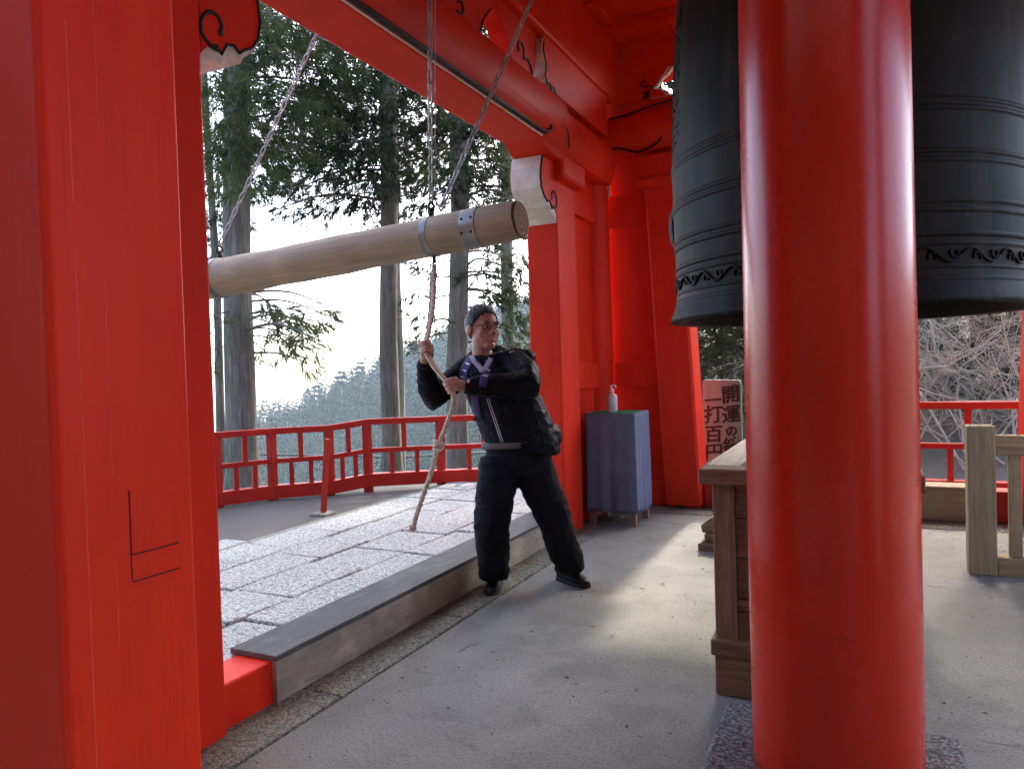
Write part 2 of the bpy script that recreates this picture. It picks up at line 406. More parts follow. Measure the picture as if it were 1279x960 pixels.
# stone paving beside the tower: every slab a piece
pave = tag(MB().box(-4.7, -2.31, -1.0, 7.85, -.16, -.020).build('pavement', GRANITE_D), kind='structure')
rows = [(-2.31, -2.72), (-2.72, -3.18), (-3.18, -3.66), (-3.66, -4.10), (-4.10, -4.56)]
for ri, (xa, xb) in enumerate(rows):
    y = -1.0 + [.0, .45, .2, .62, .1][ri]
    while y < 7.7:
        L = random.uniform(.48, .86); L = min(L, 7.78 - y)
        if L < .25: break
        g = random.uniform(.002, .006); z = random.uniform(-.007, .007) ; sk = random.uniform(-.03, .03)
        j = lambda a=.005: random.uniform(-a, a)
        poly = [(xb + g + j(), y + g + sk + j()), (xa - g + j(), y + g + j()), (xa - g + j(), y + L - g + j()), (xb + g + j(), y + L - g + sk * .5 + j())]
        m = MB(); tl = random.uniform(-.006, .006)
        vs = [(p, q, -.11) for p, q in poly] + [(p, q, z + (tl if k < 2 else -tl)) for k, (p, q) in enumerate(poly)]
        m.add(vs, [(3, 2, 1, 0), (4, 5, 6, 7), (0, 1, 5, 4), (1, 2, 6, 5), (2, 3, 7, 6), (3, 0, 4, 7)])
        m.build('paving_slab', GRANITE, pave, .014)
        y += L
for yy, L in ((3.35, .8), (4.2, .42)):
    box_part('paving_slab', GRANITE, pave, (-4.98, -4.59, yy, yy + L, -.11, -.028), .012)
# border stones across the far end of the paving
x = -4.5
for L in (.62, .74, .58):
    box_part('paving_slab', GRANITE, pave, (x, x + L - .014, 7.80, 8.10, -.11, random.uniform(-.01, .008)), .012); x += L

# ================================================================== BELL TOWER
CX, CY = -.17, 3.75                      # centre of the tower
tower = thing('bell_tower', (CX, CY, 0), 'vermilion bell tower of square posts, round columns and carved beams', 'bell tower')
T = tower

def octo_post(x0, x1, y0, y1, z0, z1, ch, dx=0, dy=0):
    poly = [(x0 + ch, y0), (x1 - ch, y0), (x1, y0 + ch), (x1, y1 - ch), (x1 - ch, y1), (x0 + ch, y1), (x0, y1 - ch), (x0, y0 + ch)]
    m = MB(); n = 8
    vs = [(p, q, z0) for p, q in poly] + [(p + dx, q + dy, z1) for p, q in poly]
    return m.add(vs, [tuple(range(n - 1, -1, -1)), tuple(range(n, 2 * n))] + [(i, (i + 1) % n, (i + 1) % n + n, i + n) for i in range(n)])

# near-left post that fills the left of the picture, with board seams and a let-in patch
near = octo_post(-1.80, -1.40, .895, 1.215, 0, 4.4, .013).build('post', RED, T, .004)
SEAM = mat_plain('seam_filler', (.70, .075, .045), .6)
for yy, w, segs in ((.952, .0009, ((.02, 1.62), (1.70, 2.05), (2.12, 4.3))), (1.012, .0006, ((.02, .62), (.80, .98), (1.15, 1.55), (1.85, 2.6), (2.9, 4.3)))):
    for za, zb in segs: MB().box(-1.4008, -1.3994, yy - w, yy + w, za, zb).build('seam', SEAM, near)
patch_m = MB()
patch_m.box(-1.401, -1.3975, 1.048, 1.164, .985, 1.115)
patch_m.build('patch_board', RED, near, .0015)
for (ya, yb, za, zb) in ((1.0455, 1.0475, .93, 1.12), (1.0475, 1.165, .9815, .9845), (1.0475, 1.165, .925, .928)):
    MB().box(-1.4005, -1.3985, ya, yb, za, zb).build('seam', mat_plain('dark_seam', (.06, .006, .004), .8), near)
# A-side posts (left opening): near one and far one
MB().box(-2.47, -2.20, 1.62, 2.015, -.02, 3.02).build('post', RED, T, .012)
fp = MB().box(-2.47, -2.20, 5.48, 5.88, -.02, 3.02).build('post', RED, T, .012)
box_part('patch_board', RED, fp, (-2.40, -2.29, 5.476, 5.4805, 1.27, 1.42), .0015)
# far wall posts, leaning a little
MB().box(-1.75, -1.415, 6.87, 7.24, 0.012, 3.02, dx=-.13).build('post', RED, T, .022, 1)
MB().box(1.04, 1.41, 6.87, 7.24, 0.012, 3.02, dx=.13).build('post', RED, T, .022, 1)
box_part('drain_slot', BLACK, T, (-1.63, -1.58, 6.862, 6.872, .012, .035), .0)
# right hand side and near right posts
for a in ((1.86, 2.13, 1.62, 2.015), (1.86, 2.13, 5.48, 5.88), (1.06, 1.46, .875, 1.215)):
    MB().box(*a, -.02, 3.02 if a[0] > 1.5 else 4.4).build('post', RED, T, .012)
# round corner columns
for (x, y) in ((-2.36, 6.76), (2.02, 6.76), (-2.36, .74), (2.02, .74)):
    MB().lathe([(.17, -.02), (.165, 1.5), (.155, 3.2), (.15, 5.0)], 40, (x, y), cap=True).build('round_column', RED, T)
# the big round column in front of the bell, on its plinth
pl = MB().box(-.50, .25, 2.06, 2.80, -.05, .10).build('plinth', PLINTH, T, .02, 3)
prof = [(.236, .10), (.24, .16), (.241, .6), (.240, 1.3), (.236, 2.2), (.228, 3.2), (.215, 4.6)]
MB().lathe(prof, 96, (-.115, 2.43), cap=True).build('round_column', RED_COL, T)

# sills: red beam with plank cover
sill = MB().box(-2.435, -2.235, 2.016, 5.479, -.02, .178).build('sill', RED, T, .012)
cv = MB()
cv.box(-2.462, -2.206, 2.285, 5.47, .18, .204)
cv.build('sill_cover', WOOD_SILLTOP, sill, .004)
MB().box(-2.2345, -2.208, 2.287, 5.47, .008, .1795).build('sill_cover', WOOD_SILL, sill, .004)
MB().box(-2.460, -2.4365, 2.287, 5.47, .008, .1795).build('sill_cover', WOOD_SILL, sill, .004)
fs = MB().box(-1.41, 1.035, 6.95, 7.15, .012, .262).build('sill', RED_RAIL, T, .01)
MB().box(-1.2, .72, 6.924, 6.949, .014, .262).build('sill_cover', WOOD_SILLX, fs, .004)
MB().box(-1.2, .72, 6.92, 7.17, .2635, .288).build('sill_cover', WOOD_SILLX, fs, .004)
MB().box(-1.2, .72, 7.151, 7.172, .014, .262).build('sill_cover', WOOD_SILLX, fs, .004)  # unseen back plank, added to cut red bounce light on the sign board
box_part('nail_knot', WOOD_POST, fs, (.50, .56, 6.921, 6.925, .185, .225), .01)

# wall panels in the far-left corner
def panel(dims): return box_part('panel', RED, T, dims, .004)
def rail(dims): return box_part('rail', RED, T, dims, .008)
panel((-2.30, -1.66, 7.00, 7.04, .1, 2.95)); rail((-2.24, -1.72, 6.95, 7.06, 1.145, 1.377)); rail((-2.24, -1.72, 6.94, 7.07, .012, .24))
rail((-2.26, -1.76, 6.93, 7.06, 2.67, 2.975)); panel((-2.26, -1.6, 7.02, 7.06, 2.96, 3.4))
panel((-2.37, -2.33, 5.87, 6.66, .1, 2.95)); rail((-2.40, -2.28, 5.87, 6.66, 1.145, 1.377)); rail((-2.40, -2.27, 5.87, 6.66, .0, .24)); rail((-2.40, -2.28, 5.87, 6.66, 2.67, 2.975))
panel((-2.37, -2.33, .8, 1.63, .1, 2.95)); panel((-2.30, -1.79, 1.02, 1.06, .1, 4.4))
panel((1.40, 1.95, 7.0, 7.04, .1, 2.95)); panel((1.99, 2.03, 5.87, 6.66, .1, 2.95))

panel((-2.34, -2.30, 5.5, 6.72, 2.9, 4.5)); panel((-2.5, -2.19, 7.025, 7.065, 3.3, 4.5)); panel((-2.34, -2.30, .78, 2.0, 2.9, 4.5))
# capitals
box_part('capital', RED, T, (-1.93, -1.47, 6.80, 7.30, 3.06, 3.29), .03); box_part('capital_plate', RED, T, (-1.96, -1.44, 6.76, 7.33, 2.995, 3.06), .012)
box_part('capital', RED, T, (1.13, 1.59, 6.80, 7.30, 3.06, 3.29), .03)
for s in (0, 1):
    ya, yb = ((5.44, 5.95), (1.55, 2.06))[s]
    box_part('capital', RED, T, (-2.52, -2.12, ya, yb, 2.82, 3.02), .03)

# the curved tie beams (rounded inner face)
def tie_profile(z0, z1, front, back, bulge):
    pts = [(back, z0), (front, z0)]
    for k in range(1, 8):
        t = k / 8; pts.append((front + bulge * math.sin(PI * t) ** .8, z0 + (z1 - z0) * t))
    return pts + [(front, z1), (back, z1)]
def tie_y(x_in, x_out, sgn, y0, y1, z0, z1):
    m = MB(); m.prism([(p, q) for p, q in tie_profile(z0, z1, x_in, x_out, .05 * sgn)], 'y', y0, y1); return m
tieA = tie_y(-2.14, -2.45, 1, 1.95, 5.55, 3.03, 3.44).build('tie_beam', RED, T, .01)
tie_y(1.80, 2.11, -1, 1.95, 5.55, 3.03, 3.44).build('tie_beam', RED, T, .01)
tie_y(-2.16, -2.42, 1, 5.52, 6.75, 3.03, 3.40).build('tie_beam', RED, T, .01)
# black groove line near the lower inner edge
gl = [(-2.118, yy, 3.066) for yy in np.linspace(2.05, 5.02, 30)] + [(-2.112, 5.09, 3.075), (-2.106, 5.14, 3.10), (-2.103, 5.165, 3.14)]
MB().tube(gl, .017, 6).build('groove_line', BLACK, tieA)
MB().tube([(p[0] + .004, p[1], p[2] - .036) for p in gl[:-3]], .006, 5).build('groove_line', WHITE, tieA)
def spiral(c, r0, r1, a0, turns, plane, off, rad, tail=None, flip=1):
    pts = []
    for k in range(28):
        t = k / 27; a = a0 + flip * turns * 2 * PI * t; r = r0 + (r1 - r0) * t
        pts.append((c[0] + r * math.cos(a), c[1] + r * math.sin(a)))
    if tail: pts = pts + tail
    return pts_on(pts, plane, off)
def pts_on(pts, plane, off):
    return [(off, p, q) if plane == 'x' else (p, off, q) for p, q in pts]
def line_part(name, pts, rad, parent, mat=BLACK): return MB().tube(pts, rad, 6).build(name, mat, parent)
line_part('scroll_line', smooth_pts(spiral((5.42, 3.235), .015, .055, 0, .9, 'x', -2.096, 0) + [(-2.093, 5.50, 3.14), (-2.10, 5.52, 3.08)] + [(-2.115, 5.53, 3.06)], 2), .007, tieA)

# tie beam on the far wall
tb = MB(); tb.prism([(p, q) for p, q in tie_profile(3.345, 3.71, 6.88, 7.14, -.06)], 'x', -2.22, 1.92)
tieB = tb.build('tie_beam', RED, T, .01)
line_part('groove_line', smooth_pts([(-2.19, 6.868, 3.69), (-2.0, 6.86, 3.70), (-1.8, 6.858, 3.735), (-1.55, 6.86, 3.76), (-1.0, 6.86, 3.76)], 4), .010, tieB)
line_part('groove_line', smooth_pts([(-2.2, 6.862, 3.39), (-2.1, 6.85, 3.395), (-1.95, 6.85, 3.335), (-1.86, 6.85, 3.34), (-1.74, 6.845, 3.385), (-1.69, 6.842, 3.44), (-1.66, 6.84, 3.50), (-1.60, 6.838, 3.52), (-1.56, 6.84, 3.47), (-1.60, 6.84, 3.44)], 5), .010, tieB)
# upper wall above it: planks, carved opening with white edges, bright rail
MB().box(-2.22, 1.9, 7.0, 7.05, 3.70, 3.848).build('plank', RED, T, .003)
MB().box(-2.22, -1.80, 7.0, 7.05, 3.850, 4.118).build('plank', RED, T, .003)
MB().box(-.1, 1.9, 7.0, 7.05, 3.850, 4.118).build('plank', RED, T, .003)
MB().box(-2.22, 1.9, 6.995, 7.05, 4.12, 4.44).build('plank', RED, T, .003)
edge = [(-1.80, 3.95), (-1.74, 3.965), (-1.70, 4.02), (-1.66, 4.05), (-1.62, 4.11), (-1.5, 4.118), (-1.82, 4.118), (-1.84, 3.93)]
MB().prism([(-1.825, 3.945), (-1.77, 3.952), (-1.735, 3.985), (-1.70, 4.03), (-1.665, 4.045), (-1.63, 4.085), (-1.60, 4.117), (-1.825, 4.117)], 'y', 6.992, 7.045).build('carved_edge', WHITE, T, .003)
MB().prism([(-1.825, 3.945), (-1.74, 3.935), (-1.68, 3.91), (-1.64, 3.87), (-1.58, 3.852), (-1.825, 3.852)], 'y', 6.990, 7.045).build('carved_edge', WHITE, T, .003)
MB().prism([(-1.83, 3.948), (-1.79, 3.955), (-1.755, 3.99), (-1.72, 4.04), (-1.69, 4.07), (-1.66, 4.116), (-1.83, 4.116)], 'y', 6.984, 6.9915).build('carved_face', RED, T)
MB().prism([(-1.83, 3.942), (-1.76, 3.925), (-1.72, 3.90), (-1.68, 3.855), (-1.83, 3.855)], 'y', 6.983, 6.9895).build('carved_face', RED, T)
line_part('scroll_line', smooth_pts(spiral((-1.885, 4.01), .012, .042, 0, .85, 'y', 6.99, 0) + [(-1.83, 6.99, 3.975), (-1.80, 6.985, 3.952)], 2), .0075, T)
line_part('scroll_line', smooth_pts(spiral((-1.875, 3.90), .010, .040, PI, .85, 'y', 6.99, 0, None, -1) + [(-1.83, 6.99, 3.93), (-1.80, 6.985, 3.948)], 2), .0075, T)
box_part('rail', RED, T, (-2.2, 1.9, 6.72, 7.05, 4.442, 4.53), .01)
panel((-2.2, 1.9, 6.98, 7.03, 4.54, 5.0))

# upper beams over the side walls + frog-leg struts
for sx, mirror in ((-2.28, 1), (1.94, -1)):
    box_part('upper_beam', RED, T, (sx - .17, sx + .15, .6, 6.9, 3.83, 4.42), .03)
    box_part('wall_plate', RED, T, (sx - .24, sx + .24, .5, 7.0, 4.43, 4.62), .01)
# strut: carved board with openings, edges of its tips white
zc = 3.75
def leg_strut(sg):
    f = lambda pts: [(zc + sg * p, q) for p, q in pts]
    X0, X1 = -2.33, -2.20
    k1 = MB().prism(f([(-.02, 3.445), (.44, 3.445), (.50, 3.50), (.56, 3.60), (.66, 3.70), (.80, 3.828), (-.02, 3.828)]), 'x', X0, X1).build('frog_leg_strut', RED, T, .004)
    k2 = MB().prism(f([(.96, 3.505), (1.06, 3.445), (1.38, 3.445), (1.34, 3.50), (1.38, 3.58), (1.40, 3.64), (1.41, 3.828), (.74, 3.828), (.80, 3.70), (.88, 3.64)]), 'x', X0, X1).build('frog_leg_strut', RED, T, .004)
    arm = [(2.9, 3.822), (1.46, 3.822), (1.42, 3.77), (1.41, 3.70), (1.45, 3.63), (1.455, 3.575), (1.43, 3.53), (1.47, 3.475), (1.51, 3.50), (1.55, 3.462), (1.59, 3.492), (1.64, 3.455), (2.9, 3.455)]
    nose = [(1.66, 3.822)] + arm[1:-2] + [(1.64, 3.455), (1.66, 3.456)]
    A = MB().prism(f(nose), 'x', -2.43, -2.155).build('scroll_bracket', WHITE, T, .003)
    MB().prism(f([(1.661, 3.822), (1.661, 3.456), (2.9, 3.456), (2.9, 3.822)]), 'x', -2.43, -2.1565).build('bracket_arm', RED, A)
    fa = MB().prism(f([(p + .012 if p < 1.9 else p, q) for p, q in arm]), 'x', -2.156, -2.150).build('bracket_face', RED, A)
    line_part('scroll_line', pts_on(f([(p + .012, q) for p, q in arm[2:-1]]), 'x', -2.149), .006, A)
    line_part('scroll_line', smooth_pts(pts_on(f([(1.08, 3.58), (1.07, 3.63), (1.12, 3.66), (1.17, 3.62), (1.16, 3.56), (1.22, 3.58), (1.28, 3.55), (1.30, 3.49), (1.26, 3.47)]), 'x', -2.197), 4), .009, k2)
    line_part('scroll_line', smooth_pts(pts_on(f([(.20, 3.50), (.26, 3.50), (.28, 3.55), (.24, 3.58), (.21, 3.555)]), 'x', -2.197), 4), .009, k1)
    line_part('scroll_line', smooth_pts(pts_on(f([(.44, 3.448), (.50, 3.50), (.56, 3.60), (.66, 3.70)]), 'x', -2.198), 3), .006, k1)
for sg in (1, -1): leg_strut(sg)

# scroll brackets under the tie beam at both posts of the left opening
def bracket(ybase, sg, k=1.0, top=3.026):
    X0, X1 = -2.455, -2.205
    prof = [(0, 3.026), (.22, 3.026), (.27, 2.95), (.305, 2.86), (.315, 2.78), (.30, 2.70), (.265, 2.645), (.215, 2.605), (.20, 2.575), (.165, 2.595), (.13, 2.585), (.10, 2.53), (.075, 2.55), (.04, 2.53), (0, 2.48)]
    sq = lambda q: min(q, top) if q > 2.95 else q - .02 * (k < .85)
    P = [(ybase + sg * p * k, sq(q)) for p, q in prof]
    b = MB().prism(P, 'x', X0 + .004, X1 - .004).build('scroll_bracket', WHITE, T, .003)
    inner = [(0, 3.024), (.215, 3.024), (.262, 2.945), (.295, 2.858), (.305, 2.78), (.29, 2.705), (.257, 2.658), (.208, 2.63), (.188, 2.612), (.16, 2.632), (.125, 2.622), (.098, 2.575), (.073, 2.60), (.036, 2.585), (0, 2.545)]
    Q = [(ybase + sg * p * k, sq(q) - (.002 if q > 2.95 else 0)) for p, q in inner]
    for xx in (X1 - .006, X0 - .002): MB().prism(Q, 'x', xx, xx + .008).build('bracket_face', RED, b)
    XL = X1 + .0035
    line_part('scroll_line', pts_on(Q[2:-1], 'x', XL), .006, b)
    line_part('scroll_line', smooth_pts(pts_on([(ybase + sg * p, q) for p, q in [(.095, 2.655), (.101, 2.685), (.079, 2.715), (.045, 2.713), (.014, 2.685), (.002, 2.648), (.008, 2.615), (.045, 2.59), (.088, 2.585)]], 'x', XL), 4), .008, b)
    MB().ell((XL - .001, ybase + sg * .095, 2.655), (.005, .014, .014)).build('scroll_line', BLACK, b)
bracket(2.016, 1); bracket(5.479, -1, 1.0, 2.955)
for ya, yb in ((5.06, 5.56), (1.94, 2.44)):
    sg_ = 1 if ya > 3 else -1; yi, yo = (ya, yb) if sg_ > 0 else (yb, ya)
    MB().prism([(yi, 3.031), (yi + sg_ * .10, 2.975), (yi + sg_ * .16, 2.957), (yo, 2.957), (yo, 3.031)], 'x', -2.448, -2.13).build('beam_end', RED, T, .008)
# lower lobe of white under the far bracket
# ceiling and roof
ceil = MB().box(-3.03, 3.85, -.95, 8.45, 4.53, 4.546).build('ceiling', RED, T)
for k in range(14):
    yy = .55 + k * .5
    box_part('rafter', RED, T, (-2.98, -2.05, yy, yy + .09, 4.40, 4.52), .004)
    box_part('rafter', RED, T, (1.7, 3.8, yy, yy + .09, 4.40, 4.52), .004)
for k in range(9):
    xx = -2.2 + k * .5
    box_part('rafter', RED, T, (xx, xx + .09, 6.7, 8.45, 4.40, 4.52), .004)
m = MB()
z1, z2 = 4.55, 6.6
A_ = [(-3.08, -1.0, z1), (3.9, -1.0, z1), (3.9, 8.5, z1), (-3.08, 8.5, z1)]; B_ = [(-1.0, 2.2, z2), (.7, 2.2, z2), (.7, 5.2, z2), (-1.0, 5.2, z2)]
m.add(A_ + [(a, b, c + .12) for a, b, c in A_] + B_, [(3, 2, 1, 0), (0, 1, 5, 4), (1, 2, 6, 5), (2, 3, 7, 6), (3, 0, 4, 7), (4, 5, 9, 8), (5, 6, 10, 9), (6, 7, 11, 10), (7, 4, 8, 11), (8, 9, 10, 11)])
m.build('roof', ROOFM, T)
# beam that carries the bell
box_part('bell_beam', RED, T, (-.33, .07, .6, 6.9, 4.0, 4.43), .02)

# ================================================================== THINGS
# ---------------------------------------------------------------- bell
BX, BY = -.115, 3.75
bell = thing('temple_bell', (BX, BY, 1.54), 'huge dark bronze temple bell hanging behind the round red column', 'bell')
def ridge_at(prof, z, h, w):   # small raised moulding
    return prof + [(z - w, 0), (z - w * .5, h), (z + w * .5, h), (z + w, 0)]
def bell_r(z):
    return float(np.interp(z, [1.54, 1.565, 1.60, 1.635, 1.70, 1.95, 2.25, 2.7, 3.05, 3.3, 3.42, 3.48], [.768, .764, .748, .737, .733, .742, .745, .728, .700, .62, .48, .0]))
zs = set(np.round(np.linspace(1.54, 3.48, 90), 4)); mould = []
for z0, h, w in ((1.632, .008, .010), (1.672, .007, .008), (1.756, .008, .009), (1.790, .010, .011), (1.876, .009, .010), (1.908, .009, .010), (2.055, .008, .010), (2.085, .008, .010), (2.24, .009, .011), (2.27, .007, .009), (3.0, .01, .012)):
    mould.append((z0, h, w))
    for d in (-1.2, -1, -.6, -.2, .2, .6, 1, 1.2): zs.add(round(z0 + d * w, 4))
prof = []
for z in sorted(zs):
    r = bell_r(z)
    for z0, h, w in mould:
        d = abs(z - z0) / w
        if d < 1: r += .6 * h * (1 - d * d) ** .5
    prof.append((max(r, .001), z))
inner = [(.67, 2.9), (.68, 2.2), (.672, 1.7), (.70, 1.545)]
MB().lathe(inner + prof, 160, (BX, BY)).build('bell_body', BRONZE, bell, fix=False)
def on_bell(s, z, off=.004):
    r = bell_r(z) + off; a = s; return (BX + r * math.cos(a), BY + r * math.sin(a), z)
sm_ = MB()
wl = 2 * PI / 26
for k in range(26):
    a0 = k * wl
    pts = [on_bell(a0 + wl * t, 1.714 + .024 * math.sin(2 * PI * t)) for t in np.linspace(0, 1, 15)]
    sm_.tube(pts, .006, 5)
    for ph, sg in ((.36, 1), (.86, -1)):
        cu = []
        for t in np.linspace(0, 1, 12):
            a = -PI * .2 + t * PI * 1.5; r = .020 * (1 - .55 * t)
            cu.append(on_bell(a0 + wl * (ph) + r * math.cos(a) * sg / .74, 1.714 - sg * .006 + r * math.sin(a) * sg))
        sm_.tube(cu, .0045, 5)
sm_.build('scroll_band', BRONZE, bell)
# raised upright bands and the striking boss facing the log
for ang in (PI, PI * 1.5, 0, PI * .5):
    m = MB()
    for da in (-.075, -.06, .06, .075):
        m.tube([on_bell(ang + da, z, .001) for z in np.linspace(2.28, 3.0, 14)], .006, 5)
    m.build('upright_band', BRONZE, bell)
m = MB(); prf = [(.0, .030), (.05, .032), (.085, .024), (.105, .012), (.12, .0)]
for i in range(len(prf) - 1):
    pass
vs = []; n = 28
for r, h in prf:
    for k in range(n):
        t = 2 * PI * k / n; rr = r * (1 + .06 * math.cos(8 * t)); vs.append((BX - bell_r(2.02) - h - .002 + .13 * (rr * rr) , BY + rr * math.cos(t), 2.02 + rr * math.sin(t)))
fsx = [(i * n + k, i * n + (k + 1) % n, (i + 1) * n + (k + 1) % n, (i + 1) * n + k) for i in range(len(prf) - 1) for k in range(n)]
m.add(vs, fsx, True); m.build('striking_boss', BRONZE, bell)
# worn, unreadable inscription: rows of small raised strokes
m = MB(); r_ = random.Random(3)
for ci in range(7):
    a = PI + .20 + ci * .050
    for ri in range(17):
        z = 2.95 - ri * .037 - (ci % 2) * .01
        if r_.random() < .18 or z < 2.33: continue
        for _ in range(r_.randint(2, 4)):
            da, dz = r_.uniform(-.012, .012), r_.uniform(-.011, .011)
            if r_.random() < .5: p, q = on_bell(a + da - .009, z + dz, .001), on_bell(a + da + .009, z + dz, .001)
            else: p, q = on_bell(a + da, z + dz - .008, .001), on_bell(a + da, z + dz + .008, .001)
            m.tube([p, q], .0022, 4)
m.build('inscription', BRONZE, bell)['kind'] = 'stuff'
m = MB(); m.tube([(BX, BY - .12, 3.44), (BX, BY - .11, 3.62), (BX, BY, 3.74), (BX, BY + .11, 3.62), (BX, BY + .12, 3.44)], .045, 10); m.build('crown_loop', BRONZE, bell)
MB().tube([(BX, BY, 3.70), (BX, BY, 4.02)], .04, 10).build('hook', DARK_METAL, bell)

# ---------------------------------------------------------------- striking log with its chains
LA, LB = Vector((-4.24, 3.85, 2.035)), Vector((-1.775, 3.85, 2.187))
log = thing('striking_log', (-3.0, 3.85, 1.95), 'long pale wooden striking log hung level with steel bands', 'log')
n = 26; pts = []; rad = []
for k in range(n + 1):
    t = k / n; p = LA.lerp(LB, t); p.y += .008 * math.sin(5 * t); pts.append(p); rad.append(.134 + (.112 - .134) * t + .0025 * math.sin(17 * t) + .002 * math.sin(41 * t))
rad[-1] *= .975; 
lg = MB().tube(pts, rad, 40, cap=False).build('shaft', WOOD_LOG, log)
d = (LB - LA).normalized()
vs = []; N = 40; up = Vector((0, 0, 1)); u = d.cross(up).normalized(); w = d.cross(u)
for r in (rad[-1], rad[-1] * .93, rad[-1] * .5, .001):
    for k in range(N):
        t = 2 * PI * k / N; vs.append(LB + d * ((.012 if r < rad[-1] * .95 else 0)) + (u * math.cos(t) + w * math.sin(t)) * r)
MB().add(vs, [(i * N + k, i * N + (k + 1) % N, (i + 1) * N + (k + 1) % N, (i + 1) * N + k) for i in range(3) for k in range(N)]).build('end_face', LOG_END, log)
vs = [LA + (u * math.cos(2 * PI * k / N) + w * math.sin(2 * PI * k / N)) * r for r in (rad[0], .001) for k in range(N)]
MB().add(vs, [(k, (k + 1) % N, (k + 1) % N + N, k + N) for k in range(N)]).build('end_face', LOG_END, log)
def band(t, wd, th=.004):
    L = (LB - LA).length; c = LA.lerp(LB, t); c.y += .008 * math.sin(5 * t); r = rad[int(round(t * n))] + th
    b = MB().tube([c - d * wd / 2, c + d * wd / 2], r, 40, cap=False)
    b.tube([c - d * wd / 2, c - d * (wd / 2 - .0005)], r, 40); b.tube([c + d * wd / 2, c + d * (wd / 2 - .0005)], r, 40)
    o = b.build('steel_band', STEEL, log, fix=False)
    for sx in (-.3, .3):
        for a in (20, 75, -20, 160):
            a = math.radians(a); q = c + d * wd * sx + (Vector((0, -1, 0)) * math.cos(a) + up * math.sin(a)) * (r + .001)
            if wd > .06: MB().ell(q, (.008, .008, .008), None, 5).build('bolt', DARK_METAL, o)
    return c, r
c2, r2 = band(.885, .10); c1, r1 = band(.765, .046); c0, r0 = band(.055, .046)
for c, r in ((c1, r1), (c0, r0)):
    MB().tube([c + up * (r - .01), c + up * (r + .05)], .018, 8).build('eye_bolt', DARK_METAL, log)
    m = MB(); m.tube([c + up * (r + .055) + Vector((0, .028 * math.cos(a), .028 * math.sin(a))) for a in np.linspace(0, 2 * PI, 17)], .008, 6); m.build('eye_bolt', DARK_METAL, log)
MB().tube([c1 - up * (r1 - .01) + d * .01, c1 - up * (r1 + .035) + d * .01], .012, 8).build('eye_bolt', DARK_METAL, log)

def chain(a, b, label, ll=.070, wd=.038, th=.0058):
    a, b = Vector(a), Vector(b); L = (b - a).length; dd = (b - a) / L; s1 = dd.cross(Vector((.3, 1, .2))).normalized(); s2 = dd.cross(s1)
    nlink = int(L / (ll - 2.2 * th)); m = MB(); step = L / nlink
    for i in range(nlink):
        c = a + dd * (i + .5) * step; s = s1 if i % 2 else s2; ring = []
        hl, hw = ll / 2 - th, wd / 2 - th
        for t in np.linspace(0, 2 * PI, 13):
            cx, sx_ = math.cos(t), math.sin(t)
            ring.append(c + dd * (hl - hw) * (1 if sx_ > 0 else -1 if sx_ < 0 else 0) * (1 if abs(sx_) > .01 else 0) + dd * hw * sx_ + s * hw * cx)
        m.tube(ring, th, 5, cap=False)
    o = m.build('chain', CHAIN); return tag(o, label, 'chain', 'chains that carry the striking log')
top1 = c1 + up * (r1 + .085); top0 = c0 + up * (r0 + .085)
chain(top1, (-1.405, 2.415, 4.53), 'galvanised chain hanging almost upright from red beam to the log band')
chain(top1 + Vector((.05, .02, -.05)), (-1.60, 4.66, 4.53), 'galvanised chain slanting from upper right down to the log band')
chain(top0, (-2.98, 4.28, 4.53), 'galvanised chain slanting down to rear end of the log, against the trees')
tag(MB().tube([top1 + Vector((.03, 0, 0)), (-1.40, 2.47, 4.53)], .0028, 5).build('wire', CHAIN), 'thin straight wire beside the upright chain', 'wire')

# ---------------------------------------------------------------- rope
rp = [(-2.349, 3.85, 1.985), (-2.341, 3.83, 1.90), (-2.312, 3.765, 1.74), (-2.281, 3.659, 1.583), (-2.256, 3.579, 1.471), (-2.215, 3.563, 1.40), (-2.175, 3.56, 1.348), (-2.130, 3.562, 1.30), (-2.093, 3.564, 1.261), (-2.081, 3.567, 1.172), (-2.126, 3.554, 1.04), (-2.169, 3.541, .934), (-2.222, 3.523, .76), (-2.292, 3.507, .58), (-2.332, 3.496, .462)]
rope = thing('pull_rope', (-2.33, 3.5, .46), 'off-white cotton pull rope with knots, hanging from log to hands', 'rope')
base = smooth_pts(rp, 26); core = MB()
for ph in (0, 2 * PI / 3, 4 * PI / 3):
    pp = []
    for i, p in enumerate(base):
        a = ph + i * .42; pp.append(p + Vector((math.cos(a), math.sin(a) * .9, math.sin(a) * .35)) * .0075)
    core.tube(pp, .0085, 6)
core.build('strands', ROPE, rope)
upper = smooth_pts([(-2.352, 3.86, 1.985), (-2.366, 3.84, 1.90), (-2.338, 3.775, 1.74), (-2.296, 3.664, 1.583), (-2.268, 3.59, 1.50)], 16)
m = MB()
for ph in (0, PI):
    m.tube([p + Vector((math.cos(ph + i * .5), math.sin(ph + i * .5), 0)) * .006 for i, p in enumerate(upper)], .0075, 6)
m.build('strands', ROPE, rope)
for c, s in (((-2.169, 3.541, .934), 1.0), ((-2.330, 3.497, .472), .62)):
    m = MB(); c = Vector(c)
    for q in range(3):
        pts = [c + Vector((math.cos(t) * .024 * s, math.sin(t) * .024 * s, .012 * math.sin(t + q * 2) * s + (q - 1) * .012 * s)) for t in np.linspace(0, 2 * PI, 17)]
        m.tube(pts, .012 * s, 6)
    m.build('knot', ROPE, rope)

